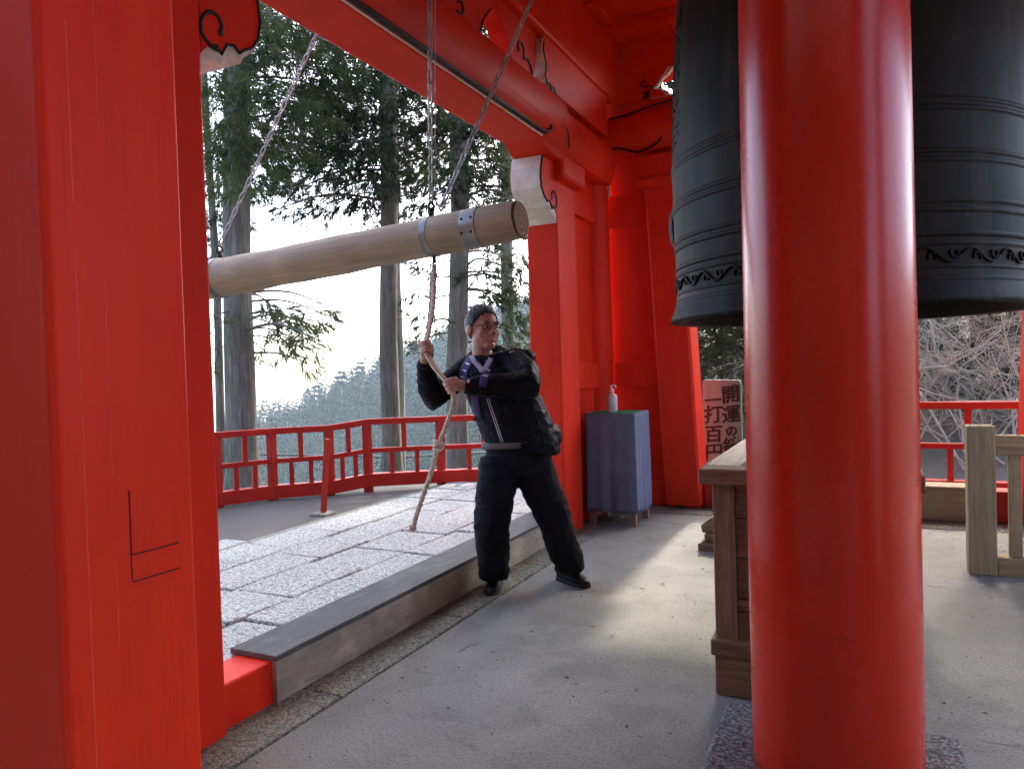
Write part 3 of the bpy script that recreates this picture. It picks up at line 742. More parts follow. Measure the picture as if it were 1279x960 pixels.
# ---------------------------------------------------------------- offering box
ob = thing('offering_box', (-.2, 3.8, 0), 'dark brown slatted wooden offering box behind the round column', 'offering box')
x0, x1, y0, y1 = -.585, .125, 3.05, 4.75
for yy, bx in ((y0, 'front'), (y1 - .07, 'back')):
    for xx in (x0, x1 - .085): box_part('corner_post', WOOD_BOXV, ob, (xx, xx + .085, yy, yy + .07, .215, .86), .006)
z = .222
for i, h in enumerate((.125, .05, .165, .16, .135)):
    box_part('plank', WOOD_BOX, ob, (x0 + .086, x1 - .086, y0 + (.020 if i != 1 else .012), y0 + .05, z, z + h - .004), .004)
    box_part('plank', WOOD_BOXY, ob, (x0 + .02, x0 + .05, y0 + .071, y1 - .071, z, z + h - .004), .004)
    box_part('plank', WOOD_BOXY, ob, (x1 - .05, x1 - .02, y0 + .071, y1 - .071, z, z + h - .004), .004); z += h
box_part('base_board', WOOD_BOX, ob, (x0 - .018, x1 + .018, y0 - .022, y0 + .075, .165, .232), .008)
box_part('base_board', WOOD_BOX, ob, (x0 - .004, x1 + .004, y0 - .008, y0 + .06, .004, .163), .006)
box_part('base_board', WOOD_BOXY, ob, (x0 - .02, x0 + .05, y0 + .0765, y1, .165, .230), .006); box_part('base_board', WOOD_BOXY, ob, (x0 - .005, x0 + .05, y0 + .061, y1, .004, .163), .006)
box_part('base_board', WOOD_BOXY, ob, (x1 - .05, x1 + .02, y0 + .0765, y1, .165, .230), .006); box_part('base_board', WOOD_BOXY, ob, (x1 - .05, x1 + .005, y0 + .061, y1, .004, .163), .006)
box_part('top_frame', WOOD_BOX, ob, (x0 - .045, x1 + .045, y0 - .045, y0 + .062, .862, .925), .006)
box_part('top_frame', WOOD_BOX, ob, (x0 - .045, x1 + .045, y1 - .062, y1 + .045, .862, .925), .006)
box_part('top_frame', WOOD_BOXY, ob, (x0 - .045, x0 + .10, y0 + .064, y1 - .064, .862, .926), .006)
box_part('top_frame', WOOD_BOXY, ob, (x1 - .10, x1 + .045, y0 + .064, y1 - .064, .862, .926), .006)
yy = y0 + .10
while yy < y1 - .12:
    s = MB(); s.prism([(yy, .872), (yy + .034, .872), (yy + .034, .898), (yy + .017, .912), (yy, .898)], 'x', x0 + .101, x1 - .101); s.build('slat', WOOD_BOX, ob); yy += .075
box_part('tray', WOOD_BOX, ob, (x0 + .09, x1 - .09, y0 + .07, y1 - .07, .70, .72), 0)

# stepped wooden foot seen low beside the box
ft = thing('wooden_step_block', (-1.05, 5.5, 0), 'small stepped dark wooden block on floor behind the offering box', 'wooden block')
box_part('lower_step', WOOD_BOX, ft, (-1.14, -.80, 5.36, 5.62, .0, .055), .008); box_part('middle_step', WOOD_BOX, ft, (-1.10, -.82, 5.40, 5.60, .057, .115), .008)
MB().prism([(-1.12, .117), (-.84, .117), (-.84, .26), (-1.05, .235), (-1.13, .17)], 'y', 5.43, 5.57).build('upper_block', WOOD_BOX, ft, .006)

# ---------------------------------------------------------------- cloth covered table and bottle
tb = thing('side_table', (-1.98, 6.19, 0), 'small table draped in navy cloth with a green top', 'table')
for (x, y) in ((-2.16, 6.0), (-1.80, 6.0), (-2.16, 6.37), (-1.80, 6.37)):
    box_part('leg', PALE_WOOD, tb, (x - .025, x + .025, y - .025, y + .025, 0.0085 if y > 6.6 else .001, .90), .003)
box_part('table_top', GREEN, tb, (-2.19, -1.768, 5.972, 6.40, .925, .947), .004)
def drape():
    m = MB(); ring = []; c = [(-2.195, 5.965), (-1.762, 5.965), (-1.762, 6.407), (-2.195, 6.407)]
    per = []
    for k in range(4):
        a, b = Vector(c[k]), Vector(c[(k + 1) % 4]); nn = 22
        for i in range(nn): per.append((a.lerp(b, i / nn), k, i / nn))
    rows = 22; vs = []
    cen = Vector((-1.98, 6.186))
    for r in range(rows + 1):
        t = r / rows; z = .949 - t * (.949 - .118)
        for p, k, s in per:
            out = (p - cen).normalized()
            corner = 1 - abs(2 * s - 1)
            off = .010 * t * (1 - corner * .5) + .011 * t * math.sin(s * 9 + k * 2.1) * corner + .006 * t * math.sin(s * 23 + k) + .012 * noise.noise(Vector((p.x * 6, p.y * 6, z * 2.2))) * t
            q = p + out * off; vs.append((q.x, q.y, z + .010 * t * math.sin(s * 4 + k * 1.7) - .012 * t * corner))
    N = len(per)
    m.add(vs, [(r * N + k, r * N + (k + 1) % N, (r + 1) * N + (k + 1) % N, (r + 1) * N + k) for r in range(rows) for k in range(N)], True)
    o = m.build('cloth_skirt', NAVY, tb); s = o.modifiers.new('solid', 'SOLIDIFY'); s.thickness = .003
drape()
bt = thing('pump_bottle', (-2.012, 6.15, .948), 'white pump bottle standing on the green table top', 'bottle')
m = MB(); c = (-2.012, 6.15)
m.lathe([(.001, .9485), (.043, .9485), (.047, .956), (.047, 1.075), (.043, 1.092), (.020, 1.108), (.017, 1.125), (.001, 1.125)], 28, c); m.build('bottle_body', BOTTLE, bt)
MB().lathe([(.0478, .975), (.0478, 1.06)], 28, c).build('paper_label', PAPER, bt)
pm = MB().lathe([(.001, 1.120), (.021, 1.120), (.021, 1.142), (.010, 1.146), (.006, 1.165), (.001, 1.165)], 20, c).build('pump_collar', WHITE_PL, bt)
MB().tube(smooth_pts([(c[0] - .012, c[1], 1.172), (c[0] + .01, c[1] - .004, 1.176), (c[0] + .035, c[1] - .012, 1.172), (c[0] + .044, c[1] - .015, 1.155)], 4), [.011] * 5 + [.009] * 4 + [.006] * 4, 8).build('pump_spout', WHITE_PL, bt)

# ---------------------------------------------------------------- sign board
sg = thing('sign_board', (-1.34, 7.62, 0), 'upright wooden sign board with black brush lettering by the far post', 'sign')
outl = [(-1.53, -.06), (-1.155, -.06), (-1.155, 1.13), (-1.163, 1.155), (-1.18, 1.168), (-1.50, 1.178), (-1.522, 1.168), (-1.53, 1.15)]
MB().prism(outl, 'y', 7.60, 7.66).build('board', WOOD_SIGN, sg, .006)
box_part('support', WOOD_POST, sg, (-1.38, -1.30, 7.665, 7.74, -.08, .9), .006)
def glyph(ch, cx, cz, size, ang=0, dy=0):
    cu = bpy.data.curves.new('lettering', 'FONT'); cu.body = ch; cu.size = size; cu.align_x = 'CENTER'; cu.align_y = 'CENTER'; cu.offset = .0022; cu.extrude = .001
    tmp = bpy.data.objects.new('tmp_text', cu); col.objects.link(tmp)
    dg = bpy.context.evaluated_depsgraph_get(); me = bpy.data.meshes.new_from_object(tmp.evaluated_get(dg))
    bpy.data.objects.remove(tmp)
    xs = [v.co.x for v in me.vertices]; ys = [v.co.y for v in me.vertices]
    if not xs: return
    mx, my = (min(xs) + max(xs)) / 2, (min(ys) + max(ys)) / 2
    for v in me.vertices:
        a, b, c = v.co.x - mx, v.co.y - my, v.co.z
        a2 = a * math.cos(ang) - b * math.sin(ang); b2 = a * math.sin(ang) + b * math.cos(ang)
        v.co = (cx + a2 + .004 * noise.noise(Vector((a * 30, b * 30, ord(ch) % 17))), 7.5982 - c - dy, cz + b2 + .10 * a2 + .004 * noise.noise(Vector((a * 30, b * 30, 7 + ord(ch) % 17))))
    me.name = 'lettering'; link('lettering', me, BLACK, sg)
for dx_, dy_ in ((0, 0), (.0045, .0004), (-.002, .0008)):
  for ch, z, s in (('開', 1.03, .185), ('運', .83, .185), ('の', .66, .12), ('鐘', .52, .18)): glyph(ch, -1.255 + dx_, z - dx_ * .6, s, .04, dy_)
  for ch, z, s in (('一', .975, .17), ('打', .83, .19), ('百', .63, .185), ('円', .445, .185)): glyph(ch, -1.43 + dx_, z - dx_ * .6, s, -.03, dy_)

# ---------------------------------------------------------------- wooden barrier at the right
wb_ = thing('wooden_barrier', (.6, 5.4, 0), 'low weathered wooden barrier with square post at right of floor', 'barrier')
box_part('post', WOOD_POST, wb_, (.525, .675, 5.30, 5.45, .0, .915), .010)
box_part('top_rail', WOOD_SILLX, wb_, (.677, 3.0, 5.335, 5.415, .735, .855), .006)
box_part('bottom_rail', WOOD_SILLX, wb_, (.677, 3.0, 5.315, 5.435, .0, .115), .006)
for k in range(8):
    xx = .745 + k * .27; box_part('baluster', WOOD_POST, wb_, (xx, xx + .065, 5.345, 5.405, .117, .733), .004)
box_part('post', WOOD_POST, wb_, (3.0, 3.15, 5.30, 5.45, .0, .915), .010)

# ---------------------------------------------------------------- railings
def railing(P, H, label, group, base_w=.13, base_h=.15, two=True):
    r = thing('red_railing', P[0], label, 'railing', group)
    for i, p in enumerate(P):
        box_part('post', RED_RAIL, r, (p[0] - .042, p[0] + .042, p[1] - .042, p[1] + .042, p[2] - .25, p[2] + H - .07), .006)
    for i in range(len(P) - 1):
        a, b = Vector(P[i]), Vector(P[i + 1])
        for nm, z, w, h in (('top_rail', H - .035, .085, .07), ('middle_rail', H * .53, .062, .055), ('bottom_beam', base_h / 2 + .0, base_w, base_h)):
            e = (b - a).normalized() * .012
            MB().bar(a - e + Vector((0, 0, z)), b + e + Vector((0, 0, z)), w, h).build(nm, RED_RAIL, r, .006)
        q = a.lerp(b, .5); MB().bar(q + Vector((0, 0, H * .53 + .027)), q + Vector((0, 0, H - .07)), .055, .055, (b - a)).build('baluster', RED_RAIL, r, .004)
        for t in ((.33, .67)):
            q = a.lerp(b, t); MB().bar(q + Vector((0, 0, base_h)), q + Vector((0, 0, H * .53 - .027)), .052, .052, (b - a)).build('baluster', RED_RAIL, r, .004)
railing([(-7.25, 4.85, -.06), (-6.72, 5.35, -.06), (-6.43, 5.88, -.05), (-6.16, 6.43, -.05), (-5.71, 6.88, -.05), (-5.40, 7.20, 0), (-4.69, 7.70, 0), (-3.78, 8.20, 0), (-2.9, 8.6, 0), (-2.0, 8.95, 0)], .80, 'red wooden railing behind the paving with trees beyond it', 'red railings round the terrace')
railing([(-1.2, 9.0, 0), (-.45, 8.55, 0.0), (.385, 8.25, .0), (1.27, 8.25, .0), (2.15, 8.25, .0), (3.1, 8.25, 0)], .905, 'red wooden railing behind the offering box, bare twigs beyond it', 'red railings round the terrace')
st = thing('red_stake', (-4.83, 5.72, -.05), 'thin red stake leaning in front of the left railing', 'stake')
MB().bar((-4.999, 5.904, -.07), (-4.955, 5.946, 0.692), .045, .045, (0, 1, 0)).build('shaft', RED_RAIL, st, .004)
MB().box(-5.099, -4.899, 5.804, 6.004, -.12, -.045).build('footing', GRANITE_D, st, .015)
tag(MB().tube([(-34, 16, -1.9), (-27, 20, -1.75), (-23.6, 21.9, -1.75), (-17.1, 25, -2.1), (-8, 29, -1.8)], .035, 6).build('cable', CABLE), 'black cable strung level beyond the left railing', 'cable')
tag(MB().tube([(-24.0, 21.5, -1.72), (-22.6, 22.3, -1.76)], .10, 8).build('cable_joint', CABLE), 'short black sleeve on the cable beyond the railing', 'cable joint')

# dry leaves and grit on the floor: nobody could count them
m = MB(); r_ = random.Random(11)
for k in range(620):
    x, y = r_.uniform(-1.95, 2.5), r_.uniform(1.5, 7.5); s = r_.uniform(.0025, .008) * (1.9 if r_.random() < .16 else 1); a = r_.uniform(0, 6.3)
    pts = []
    for q, rr in ((0, 1.6), (1.2, .7), (2.2, .9), (3.14, 1.4), (4.3, .8), (5.3, .6)):
        pts.append((x + s * rr * math.cos(q + a), y + s * rr * math.sin(q + a), .0045 + .004 * r_.random()))
    m.add(pts, [tuple(range(6))])
tag(m.build('leaf_litter', LITTER), 'scattered dry leaf bits and grit on the concrete', 'litter', None, 'stuff')

# ================================================================== unseen hall, added behind the camera to darken faces turned towards it
hall = thing('added_shade_hall', (0, -6, 0), 'unseen dark timber hall added behind the camera to shade the tower', 'added shade building')
HALLW = mat_wood('hall_dark_timber', (.035, .022, .016), (.085, .05, .034), (1, 1, .06), 20)
box_part('wall', HALLW, hall, (-12, 11, -7.5, -4.7, -.07, 5.2), 0)
for k in range(9):
    x = -9.6 + k * 2.3; MB().lathe([(.19, -.07), (.18, 5.2)], 16, (x, -4.55), cap=True).build('round_column', HALLW, hall)
    if k < 8:
        d_ = box_part('door', HALLW, hall, (x + .35, x + 1.95, -4.69, -4.63, .3, 3.2), .01)
        for j in range(4): box_part('door_panel', HALLW, d_, (x + .42 + j * .38, x + .74 + j * .38, -4.628, -4.61, 1.5, 3.1), .01)
m = MB(); m.prism([(-2.9, 4.75), (-2.9, 5.0), (-7.0, 9.6), (-11.5, 5.0), (-11.5, 4.75)], 'x', -13.5, 12.5); m.build('roof', ROOFM, hall)

# ================================================================== THE MAN
PO = Vector((-1.87, 4.10, 0)); EX = Vector((math.cos(yaw), math.sin(yaw), 0)); EY = Vector((math.sin(yaw), -math.cos(yaw), 0)); EZ = Vector((0, 0, 1))
def tw(p): return PO + EX * p[0] + EY * p[1] + EZ * p[2]
def to_world(mb):
    mb.v = [tuple(tw(v)) for v in mb.v]; mb.f = [tuple(reversed(f)) for f in mb.f]; return mb
def remesh(mb, name, voxel, it=3, fac=.5):
    me = mb.mesh('tmp'); o = bpy.data.objects.new('tmp', me); col.objects.link(o)
    r = o.modifiers.new('r', 'REMESH'); r.mode = 'VOXEL'; r.voxel_size = voxel; r.use_smooth_shade = True
    s = o.modifiers.new('s', 'SMOOTH'); s.iterations = it; s.factor = fac
    dg = bpy.context.evaluated_depsgraph_get(); out = bpy.data.meshes.new_from_object(o.evaluated_get(dg)); bpy.data.objects.remove(o)
    out.name = name
    out.polygons.foreach_set('use_smooth', [True] * len(out.polygons)); return out
def crumple(me, amp, fn):
    me.calc_loop_triangles() if False else None
    ns = [v.normal.copy() for v in me.vertices]
    for v, nn in zip(me.vertices, ns): v.co += nn * fn(v.co) * amp
    me.update()
def V3(*a): return Vector(a)
hipR, kneeR, ankR = V3(-.185, .015, .77), V3(-.240, .120, .449), V3(-.236, .030, .12)
hipL, kneeL, ankL = V3(.005, -.003, .765), V3(.128, .045, .467), V3(.225, -.085, .12)
shR, elR, wrR, haR = V3(-.377, -.085, 1.352), V3(-.585, .035, 1.175), V3(-.592, .215, 1.385), V3(-.583, .262, 1.462)
shL, elL, wrL, haL = V3(-.055, .034, 1.385), V3(-.005, .270, 1.245), V3(-.352, .345, 1.258), V3(-.415, .375, 1.262)
rope_pts = [Vector(p) for p in rp]
def w2l(p): d = Vector(p) - PO; return V3(d.dot(EX), d.dot(EY), d.z)
ropeR, ropeL = w2l(rp[4]), w2l(rp[8])
dirR = (w2l(rp[3]) - w2l(rp[5])).normalized(); dirL = (w2l(rp[7]) - w2l(rp[9])).normalized()
LAT = V3(.93, .36, 0).normalized(); NRM = V3(-.36, .93, 0).normalized()

body = MB()
# head
fwd = V3(.56, .83, .03).normalized(); upv = V3(.06, -.02, 1); latv = fwd.cross(upv).normalized(); upv = latv.cross(fwd).normalized()
HC = V3(-.262, .0, 1.592)
HR = Matrix((latv, fwd, upv)).transposed()
HS = 1.13
def hp(x, y, z): return HC + HR @ V3(x, y, z) * HS
def hell(mb, c, r, n=12): mb.ell(hp(*c), tuple(q * HS for q in r), HR, n)
hell(body, (0, -.014, .030), (.077, .097, .095), 16); hell(body, (0, .026, -.040), (.067, .070, .078)); hell(body, (0, .068, -.094), (.034, .028, .022))
hell(body, (0, .040, -.062), (.057, .048, .050))
body.tube([hp(0, .086, .020), hp(0, .100, -.006), hp(0, .112, -.030)], [.008, .011, .016], 8)
for s in (-1, 1):
    hell(body, (s * .030, .080, .024), (.028, .013, .009), 8); hell(body, (s * .036, .060, -.030), (.028, .028, .030), 8)
    hell(body, (s * .012, .100, -.034), (.010, .012, .008), 6); hell(body, (s * .079, -.012, -.012), (.012, .026, .034), 8)
hell(body, (0, .089, -.068), (.022, .010, .007), 8)
neckb = V3(-.250, -.022, 1.37)
body.tube([hp(0, -.016, -.04), hp(0, -.012, -.11), neckb], [.056, .058, .078], 16)
# trunk and limbs under the clothes
body.loft([((-.09, .0, .74), LAT * .15, NRM * .11), ((-.10, .005, .95), LAT * .16, NRM * .12), ((-.16, .005, 1.2), LAT * .17, NRM * .11), ((-.235, -.015, 1.37), LAT * .13, NRM * .075)])
body.tube([shR, elR, wrR, haR.lerp(wrR, .4)], [.055, .045, .032, .030], 12); body.tube([shL, elL, wrL, haL.lerp(wrL, .4)], [.055, .045, .032, .030], 12)
body.tube([hipR, kneeR, ankR, ankR - V3(0, 0, .04)], [.075, .055, .038, .036], 12); body.tube([hipL, kneeL, ankL, ankL - V3(0, 0, .04)], [.075, .055, .038, .036], 12)
body.tube([V3(-.22, -.01, 1.34), shR], [.06, .055], 10); body.tube([V3(-.20, 0, 1.35), shL], [.06, .055], 10)
def fist(c, rd, wrist, curl):
    pd = (wrist - c); pd = (pd - rd * pd.dot(rd)).normalized(); sd_ = rd.cross(pd) * curl
    rot = Matrix((rd, pd, sd_)).transposed()
    body.ell(c + pd * .038 + sd_ * .004, (.042, .017, .036), rot, 10); body.tube([c + pd * .04, wrist], [.030, .029], 12)
    for i in range(4):
        o = c + rd * (1.5 - i) * .0212; R_ = (.027, .029, .028, .025)[i]
        arc = [o + (pd * math.cos(a) + sd_ * math.sin(a)) * R_ for a in np.radians(np.linspace(5, (255, 262, 255, 240)[i], 11))]
        arc[0] = o + pd * .040 + sd_ * .016; arc[1] = o + pd * .024 + sd_ * .034; arc[2] = o + pd * .004 + sd_ * .037
        body.tube(arc, [.0100, .0102, .0098] + [.0088] * 5 + [.0084, .0080, .0075], 8)
    th = [c + pd * .046 + rd * .028, c + pd * .026 - sd_ * .026 + rd * .040, c + pd * .004 - sd_ * .034 + rd * .036, c - pd * .018 - sd_ * .026 + rd * .028, c - pd * .030 - sd_ * .006 + rd * .022]
    body.tube(smooth_pts(th, 3), [.013] * 4 + [.0125] * 4 + [.011] * 3 + [.0095] * 2, 8)
fist(ropeR, dirR, wrR, 1); fist(ropeL, dirL, wrL, 1)
pm_ = remesh(to_world(body), 'person', .0046, 1, .5)
man = link('person', pm_, SKIN)
tag(man, 'man in black jacket and trousers pulling the rope, looking right', 'person')

# eyes, brows, mouth
def face_bit(name, c, r, mat, n=8):
    m = MB(); hell(m, c, r, n); return to_world(m).build(name, mat, man)
for s in (-1, 1):
    face_bit('eye', (s * .030, .0775, .003), (.0135, .010, .0062), EYEW); face_bit('iris', (s * .030 + .004, .0855, .003), (.0052, .004, .0052), EYE)
    face_bit('eyelid', (s * .030, .0795, .0095), (.0155, .0105, .0035), SKIN)
    m = MB(); m.tube([hp(s * .013, .0955, .026), hp(s * .030, .0965, .031), hp(s * .050, .086, .026)], [.0032, .0042, .0025], 6); to_world(m).build('eyebrow', HAIR, man)
m = MB(); m.tube([hp(-.022, .092, -.069), hp(0, .100, -.067), hp(.022, .092, -.070)], [.002, .0042, .002], 6); to_world(m).build('mouth', LIP, man)
# glasses
gl_ = MB()
for s in (-1, 1):
    ring = [hp(s * .033 + .024 * math.cos(a), .104 - .0025 * abs(math.cos(a)) - .014 * max(0, s * math.cos(a)) , .002 + .0155 * math.sin(a)) for a in np.linspace(0, 2 * PI, 25)]
    gl_.tube(ring, .0022, 5, cap=False)
    gl_.tube([hp(s * .057, .090, .006), hp(s * .076, .05, .006), hp(s * .083, -.005, .004), hp(s * .082, -.028, -.014)], .0016, 5)
gl_.tube([hp(-.010, .106, .006), hp(0, .109, .009), hp(.010, .106, .006)], .0015, 5)
to_world(gl_).build('glasses', DARK_METAL, man)
# hair
hm = MB(); n_ = 26; pv = []; keep = []
for i in range(n_ + 1):
    ph = PI * i / n_
    for k in range(2 * n_):
        t = PI * k / n_; x, y_, z_ = math.sin(ph) * math.cos(t), math.sin(ph) * math.sin(t), math.cos(ph)
        nz = 1 + .035 * noise.noise(V3(x * 5, y_ * 5, z_ * 5)) + .02 * noise.noise(V3(x * 17, y_ * 17, z_ * 9))
        pv.append((x * .0805 * nz, -.017 + y_ * .1005 * nz, .031 + z_ * .0995 * nz))
ff = []
for i in range(n_):
    for k in range(2 * n_):
        q = (i * 2 * n_ + k, (i + 1) * 2 * n_ + k, (i + 1) * 2 * n_ + (k + 1) % (2 * n_), i * 2 * n_ + (k + 1) % (2 * n_))
        cx_, cy_, cz_ = [sum(pv[j][a] for j in q) / 4 for a in range(3)]
        line = np.interp(cy_, [-.13, -.05, -.01, .02, .045, .07, .09], [-.075, -.06, -.005, .008, .045, .082, .098])
        if cz_ > line: ff.append(q)
hm.add([hp(*p) for p in pv], ff, True); ho = to_world(hm).build('hair', HAIR, man, fix=False)
bm = bmesh.new(); bm.from_mesh(ho.data); bmesh.ops.delete(bm, geom=[v for v in bm.verts if not v.link_faces], context='VERTS'); bm.to_mesh(ho.data); bm.free()
so = ho.modifiers.new('s', 'SOLIDIFY'); so.thickness = .007; so.offset = 0
tuft = MB(); rr_ = random.Random(5)
for k in range(260):
    a = rr_.uniform(0, 2 * PI); e = rr_.uniform(.05, 1.45); x, y_, z_ = math.cos(a) * math.cos(e), math.sin(a) * math.cos(e), math.sin(e)
    p = V3(x * .080, -.017 + y_ * .100, .031 + z_ * .0985)
    if p.z < np.interp(p.y, [-.13, -.05, -.01, .02, .045, .07, .09], [-.07, -.05, .0, .012, .05, .085, .10]): continue
    dr = V3(rr_.gauss(0, .5), -.8 + rr_.gauss(0, .4), .25); q = p + V3(x, y_, z_) * .003 + dr.normalized() * .018
    tuft.tube([hp(*p), hp(*(p.lerp(q, .5) + V3(x, y_, z_) * .003)), hp(*q)], [.003, .0025, .0008], 4, cap=False)
to_world(tuft).build('hair_strands', HAIR, ho)

# jacket
jk = MB()
tl = V3(0, 0, -.16)
jk.loft([((-.050, .000, .872), LAT * .245 + tl * .30, NRM * .18), ((-.060, .004, .93), LAT * .247 + tl * .26, NRM * .185), ((-.092, .010, 1.04), LAT * .240 + tl * .1, NRM * .184), ((-.135, .012, 1.15), LAT * .232, NRM * .172),
         ((-.180, .006, 1.26), LAT * .228, NRM * .156), ((-.212, -.006, 1.345), LAT * .206, NRM * .130), ((-.236, -.018, 1.405), LAT * .15, NRM * .105), ((-.246, -.022, 1.43), LAT * .10, NRM * .092)])
jk.tube([V3(-.24, -.02, 1.34), shR + V3(.02, 0, 0), shR.lerp(elR, .5), elR, elR.lerp(wrR, .3), elR.lerp(wrR, .75), wrR.lerp(haR, .28)], [.10, .088, .080, .070, .068, .058, .047], 16)
jk.tube([V3(-.20, 0, 1.34), shL + V3(-.02, 0, .0), shL.lerp(elL, .5) + V3(.015, 0, 0), elL, elL.lerp(wrL, .25), elL.lerp(wrL, .7), wrL.lerp(haL, .15)], [.10, .092, .090, .080, .078, .064, .048], 16)
jk.ell((.0, .16, 1.275), (.075, .10, .07)); jk.ell((-.075, -.05, 1.425), (.125, .085, .045)); jk.ell((-.03, .01, 1.41), (.085, .09, .06)); jk.ell((.10, -.01, .93), (.10, .12, .10))
jk.tube([V3(-.345, -.03, 1.425), V3(-.30, -.10, 1.455), V3(-.21, -.11, 1.47), V3(-.14, -.05, 1.455)], [.026, .034, .034, .028], 10)
jm = remesh(to_world(jk), 'jacket', .011, 3, .6)
def wr(co):
    a = noise.noise(V3(co.x * 9, co.y * 9, co.z * 22)); b = noise.noise(V3(co.x * 24 + 4, co.y * 24, co.z * 40)); c = 1 - abs(noise.noise(V3(co.x * 13 + 9, co.y * 13, co.z * 30 + co.x * 20)))
    return .5 * a + .25 * b + .9 * (c ** 3 - .5)
crumple(jm, .0075, wr); jacket = link('jacket', jm, JACKET, man)
# trousers
tr = MB()
tr.loft([((-.075, .0, .70), LAT * .165, NRM * .135), ((-.085, .0, .78), LAT * .195, NRM * .15), ((-.075, .002, .86), LAT * .192, NRM * .148), ((-.070, .004, .90), LAT * .188, NRM * .145)])
def leg(h, k, a, dn):
    tr.tube([h + V3(0, 0, .04), h.lerp(k, .35), k + (h - k).normalized() * .03, k, k.lerp(a, .35), k.lerp(a, .75), a + V3(0, 0, .03), a + V3(0, 0, -.035)], [.122, .122, .112, .108, .104, .098, .096, .094], 18)
leg(hipR, kneeR, ankR, 0); leg(hipL, kneeL, ankL, 0)
tm = remesh(to_world(tr), 'trousers', .012, 3, .6)
def wt(co):
    a = noise.noise(V3(co.x * 10, co.y * 10, co.z * 9 + co.x * 6)); c = 1 - abs(noise.noise(V3(co.x * 9 + 3, co.y * 9, co.z * 15 + co.y * 8)))
    low = max(0, 1 - abs(co.z - .16) / .16) * math.sin(co.z * 60 + co.x * 22 + 5 * noise.noise(co * 7))
    return .5 * a + .9 * (c ** 3 - .5) + .40 * low
crumple(tm, .009, wt); link('trousers', tm, TROUSERS, man)
# hem of the shirt under the jacket
hb = MB(); hb.loft([((-.076, .010, .878), LAT * .22 + V3(0, 0, .012), NRM * .176), ((-.072, .010, .915), LAT * .222 + V3(0, 0, .012), NRM * .180)]); to_world(hb).build('shirt_hem', HEM, man)
# shoes
def shoe(heel, toe, name='shoe'):
    h, t = V3(*heel, 0), V3(*toe, 0); d_ = (t - h); L_ = .285; d_.normalize(); sd_ = V3(-d_.y, d_.x, 0); h = t - d_ * L_
    m = MB(); secs = [(0.0, .020, .05, .030), (.02, .034, .075, .044), (.07, .038, .10, .052), (.12, .040, .088, .050), (.17, .046, .068, .042), (.22, .047, .054, .034), (.26, .036, .042, .028), (.284, .014, .026, .018)]
    m.loft([((h + d_ * s + V3(0, 0, hz * .5 + .012)), sd_ * w_, V3(0, 0, hz * .5)) for s, w_, hz, _ in secs])
    so_ = MB(); o = []
    for s, w_, *_ in secs: o.append(((h + d_ * s), w_ + .004))
    poly = [(p + sd_ * w_) for p, w_ in o] + [(p - sd_ * w_) for p, w_ in reversed(o)]
    vs = [(p.x, p.y, .001) for p in poly] + [(p.x, p.y, .022) for p in poly]; k = len(poly)
    so_.add(vs, [tuple(range(k)), tuple(range(2 * k - 1, k - 1, -1))] + [(i, i + k, (i + 1) % k + k, (i + 1) % k) for i in range(k)])
    me = remesh(to_world(m), name, .007, 2); s = link(name, me, SHOE, man)
    to_world(so_).build('sole', SOLE, s, .003)
    lc = MB()
    for q in (.11, .135, .16): p = h + d_ * q + V3(0, 0, .098 - (q - .11) * .45); lc.tube([p - sd_ * .018, p + V3(0, 0, .006), p + sd_ * .018], .003, 5)
    to_world(lc).build('lace', SHOE, s)
shoe((-.22, -.158), (-.262, .125)); shoe((.186, -.187), (.335, .012))
# things that lie on the jacket: found by dropping points onto its surface
jb = BVHTree.FromPolygons([v.co[:] for v in jm.vertices], [p.vertices[:] for p in jm.polygons])
def drop(x, z, off=.004):
    hit = jb.ray_cast(tw((x, 1.0, z)), -EY)
    return (hit[0] + EY * off) if hit[0] else tw((x, .15, z))
def ribbon(name, cen, w_, mat, parent, off=.004, th=.003):
    m = MB(); vs = []; pts = smooth_pts([V3(a, 0, b) for a, b in cen], 6)
    for i, p in enumerate(pts):
        d_ = pts[min(i + 1, len(pts) - 1)] - pts[max(0, i - 1)]; d_.normalize(); s = V3(d_.z, 0, -d_.x)
        for k in range(-2, 3): q = p + s * w_ * .25 * k; vs.append(drop(q.x, q.z, off))
    m.add(vs, [(i * 5 + k, i * 5 + k + 1, (i + 1) * 5 + k + 1, (i + 1) * 5 + k) for i in range(len(pts) - 1) for k in range(4)], True)
    o = m.build(name, mat, parent, fix=False); s = o.modifiers.new('s', 'SOLIDIFY'); s.thickness = th; s.offset = 0; return o
for dx in (-.006, .006):
    m = MB(); m.tube([drop(x + dx, z, .003) for x, z in [(-.238 + .076 * t, 1.175 - .255 * t) for t in np.linspace(0, 1, 16)]], .0028, 5); m.build('zip_piping', PIPING, jacket)
st1 = ribbon('stole', [(-.335, 1.41), (-.372, 1.36), (-.388, 1.30), (-.388, 1.25)], .052, STOLE, man, .006)
ribbon('stole', [(-.318, 1.19), (-.312, 1.12), (-.30, 1.05)], .05, STOLE, man, .006)
st2 = ribbon('stole', [(-.225, 1.40), (-.232, 1.36), (-.245, 1.31), (-.255, 1.25)], .046, STOLE, man, .006)
for cx_, cz_ in ((-.358, 1.385), (-.378, 1.345), (-.389, 1.305), (-.393, 1.26), (-.234, 1.345), (-.243, 1.315)):
    ribbon('stole_mark', [(cx_ - .012, cz_ + .005), (cx_, cz_), (cx_ + .012, cz_ - .005)], .009, PIPING, st1, .0095, .001)
ribbon('shirt_collar', [(-.335, 1.435), (-.315, 1.40), (-.285, 1.365), (-.265, 1.335)], .030, SHIRT, man, .007)
ribbon('shirt_collar', [(-.215, 1.415), (-.228, 1.385), (-.250, 1.355), (-.265, 1.335)], .028, SHIRT, man, .007)
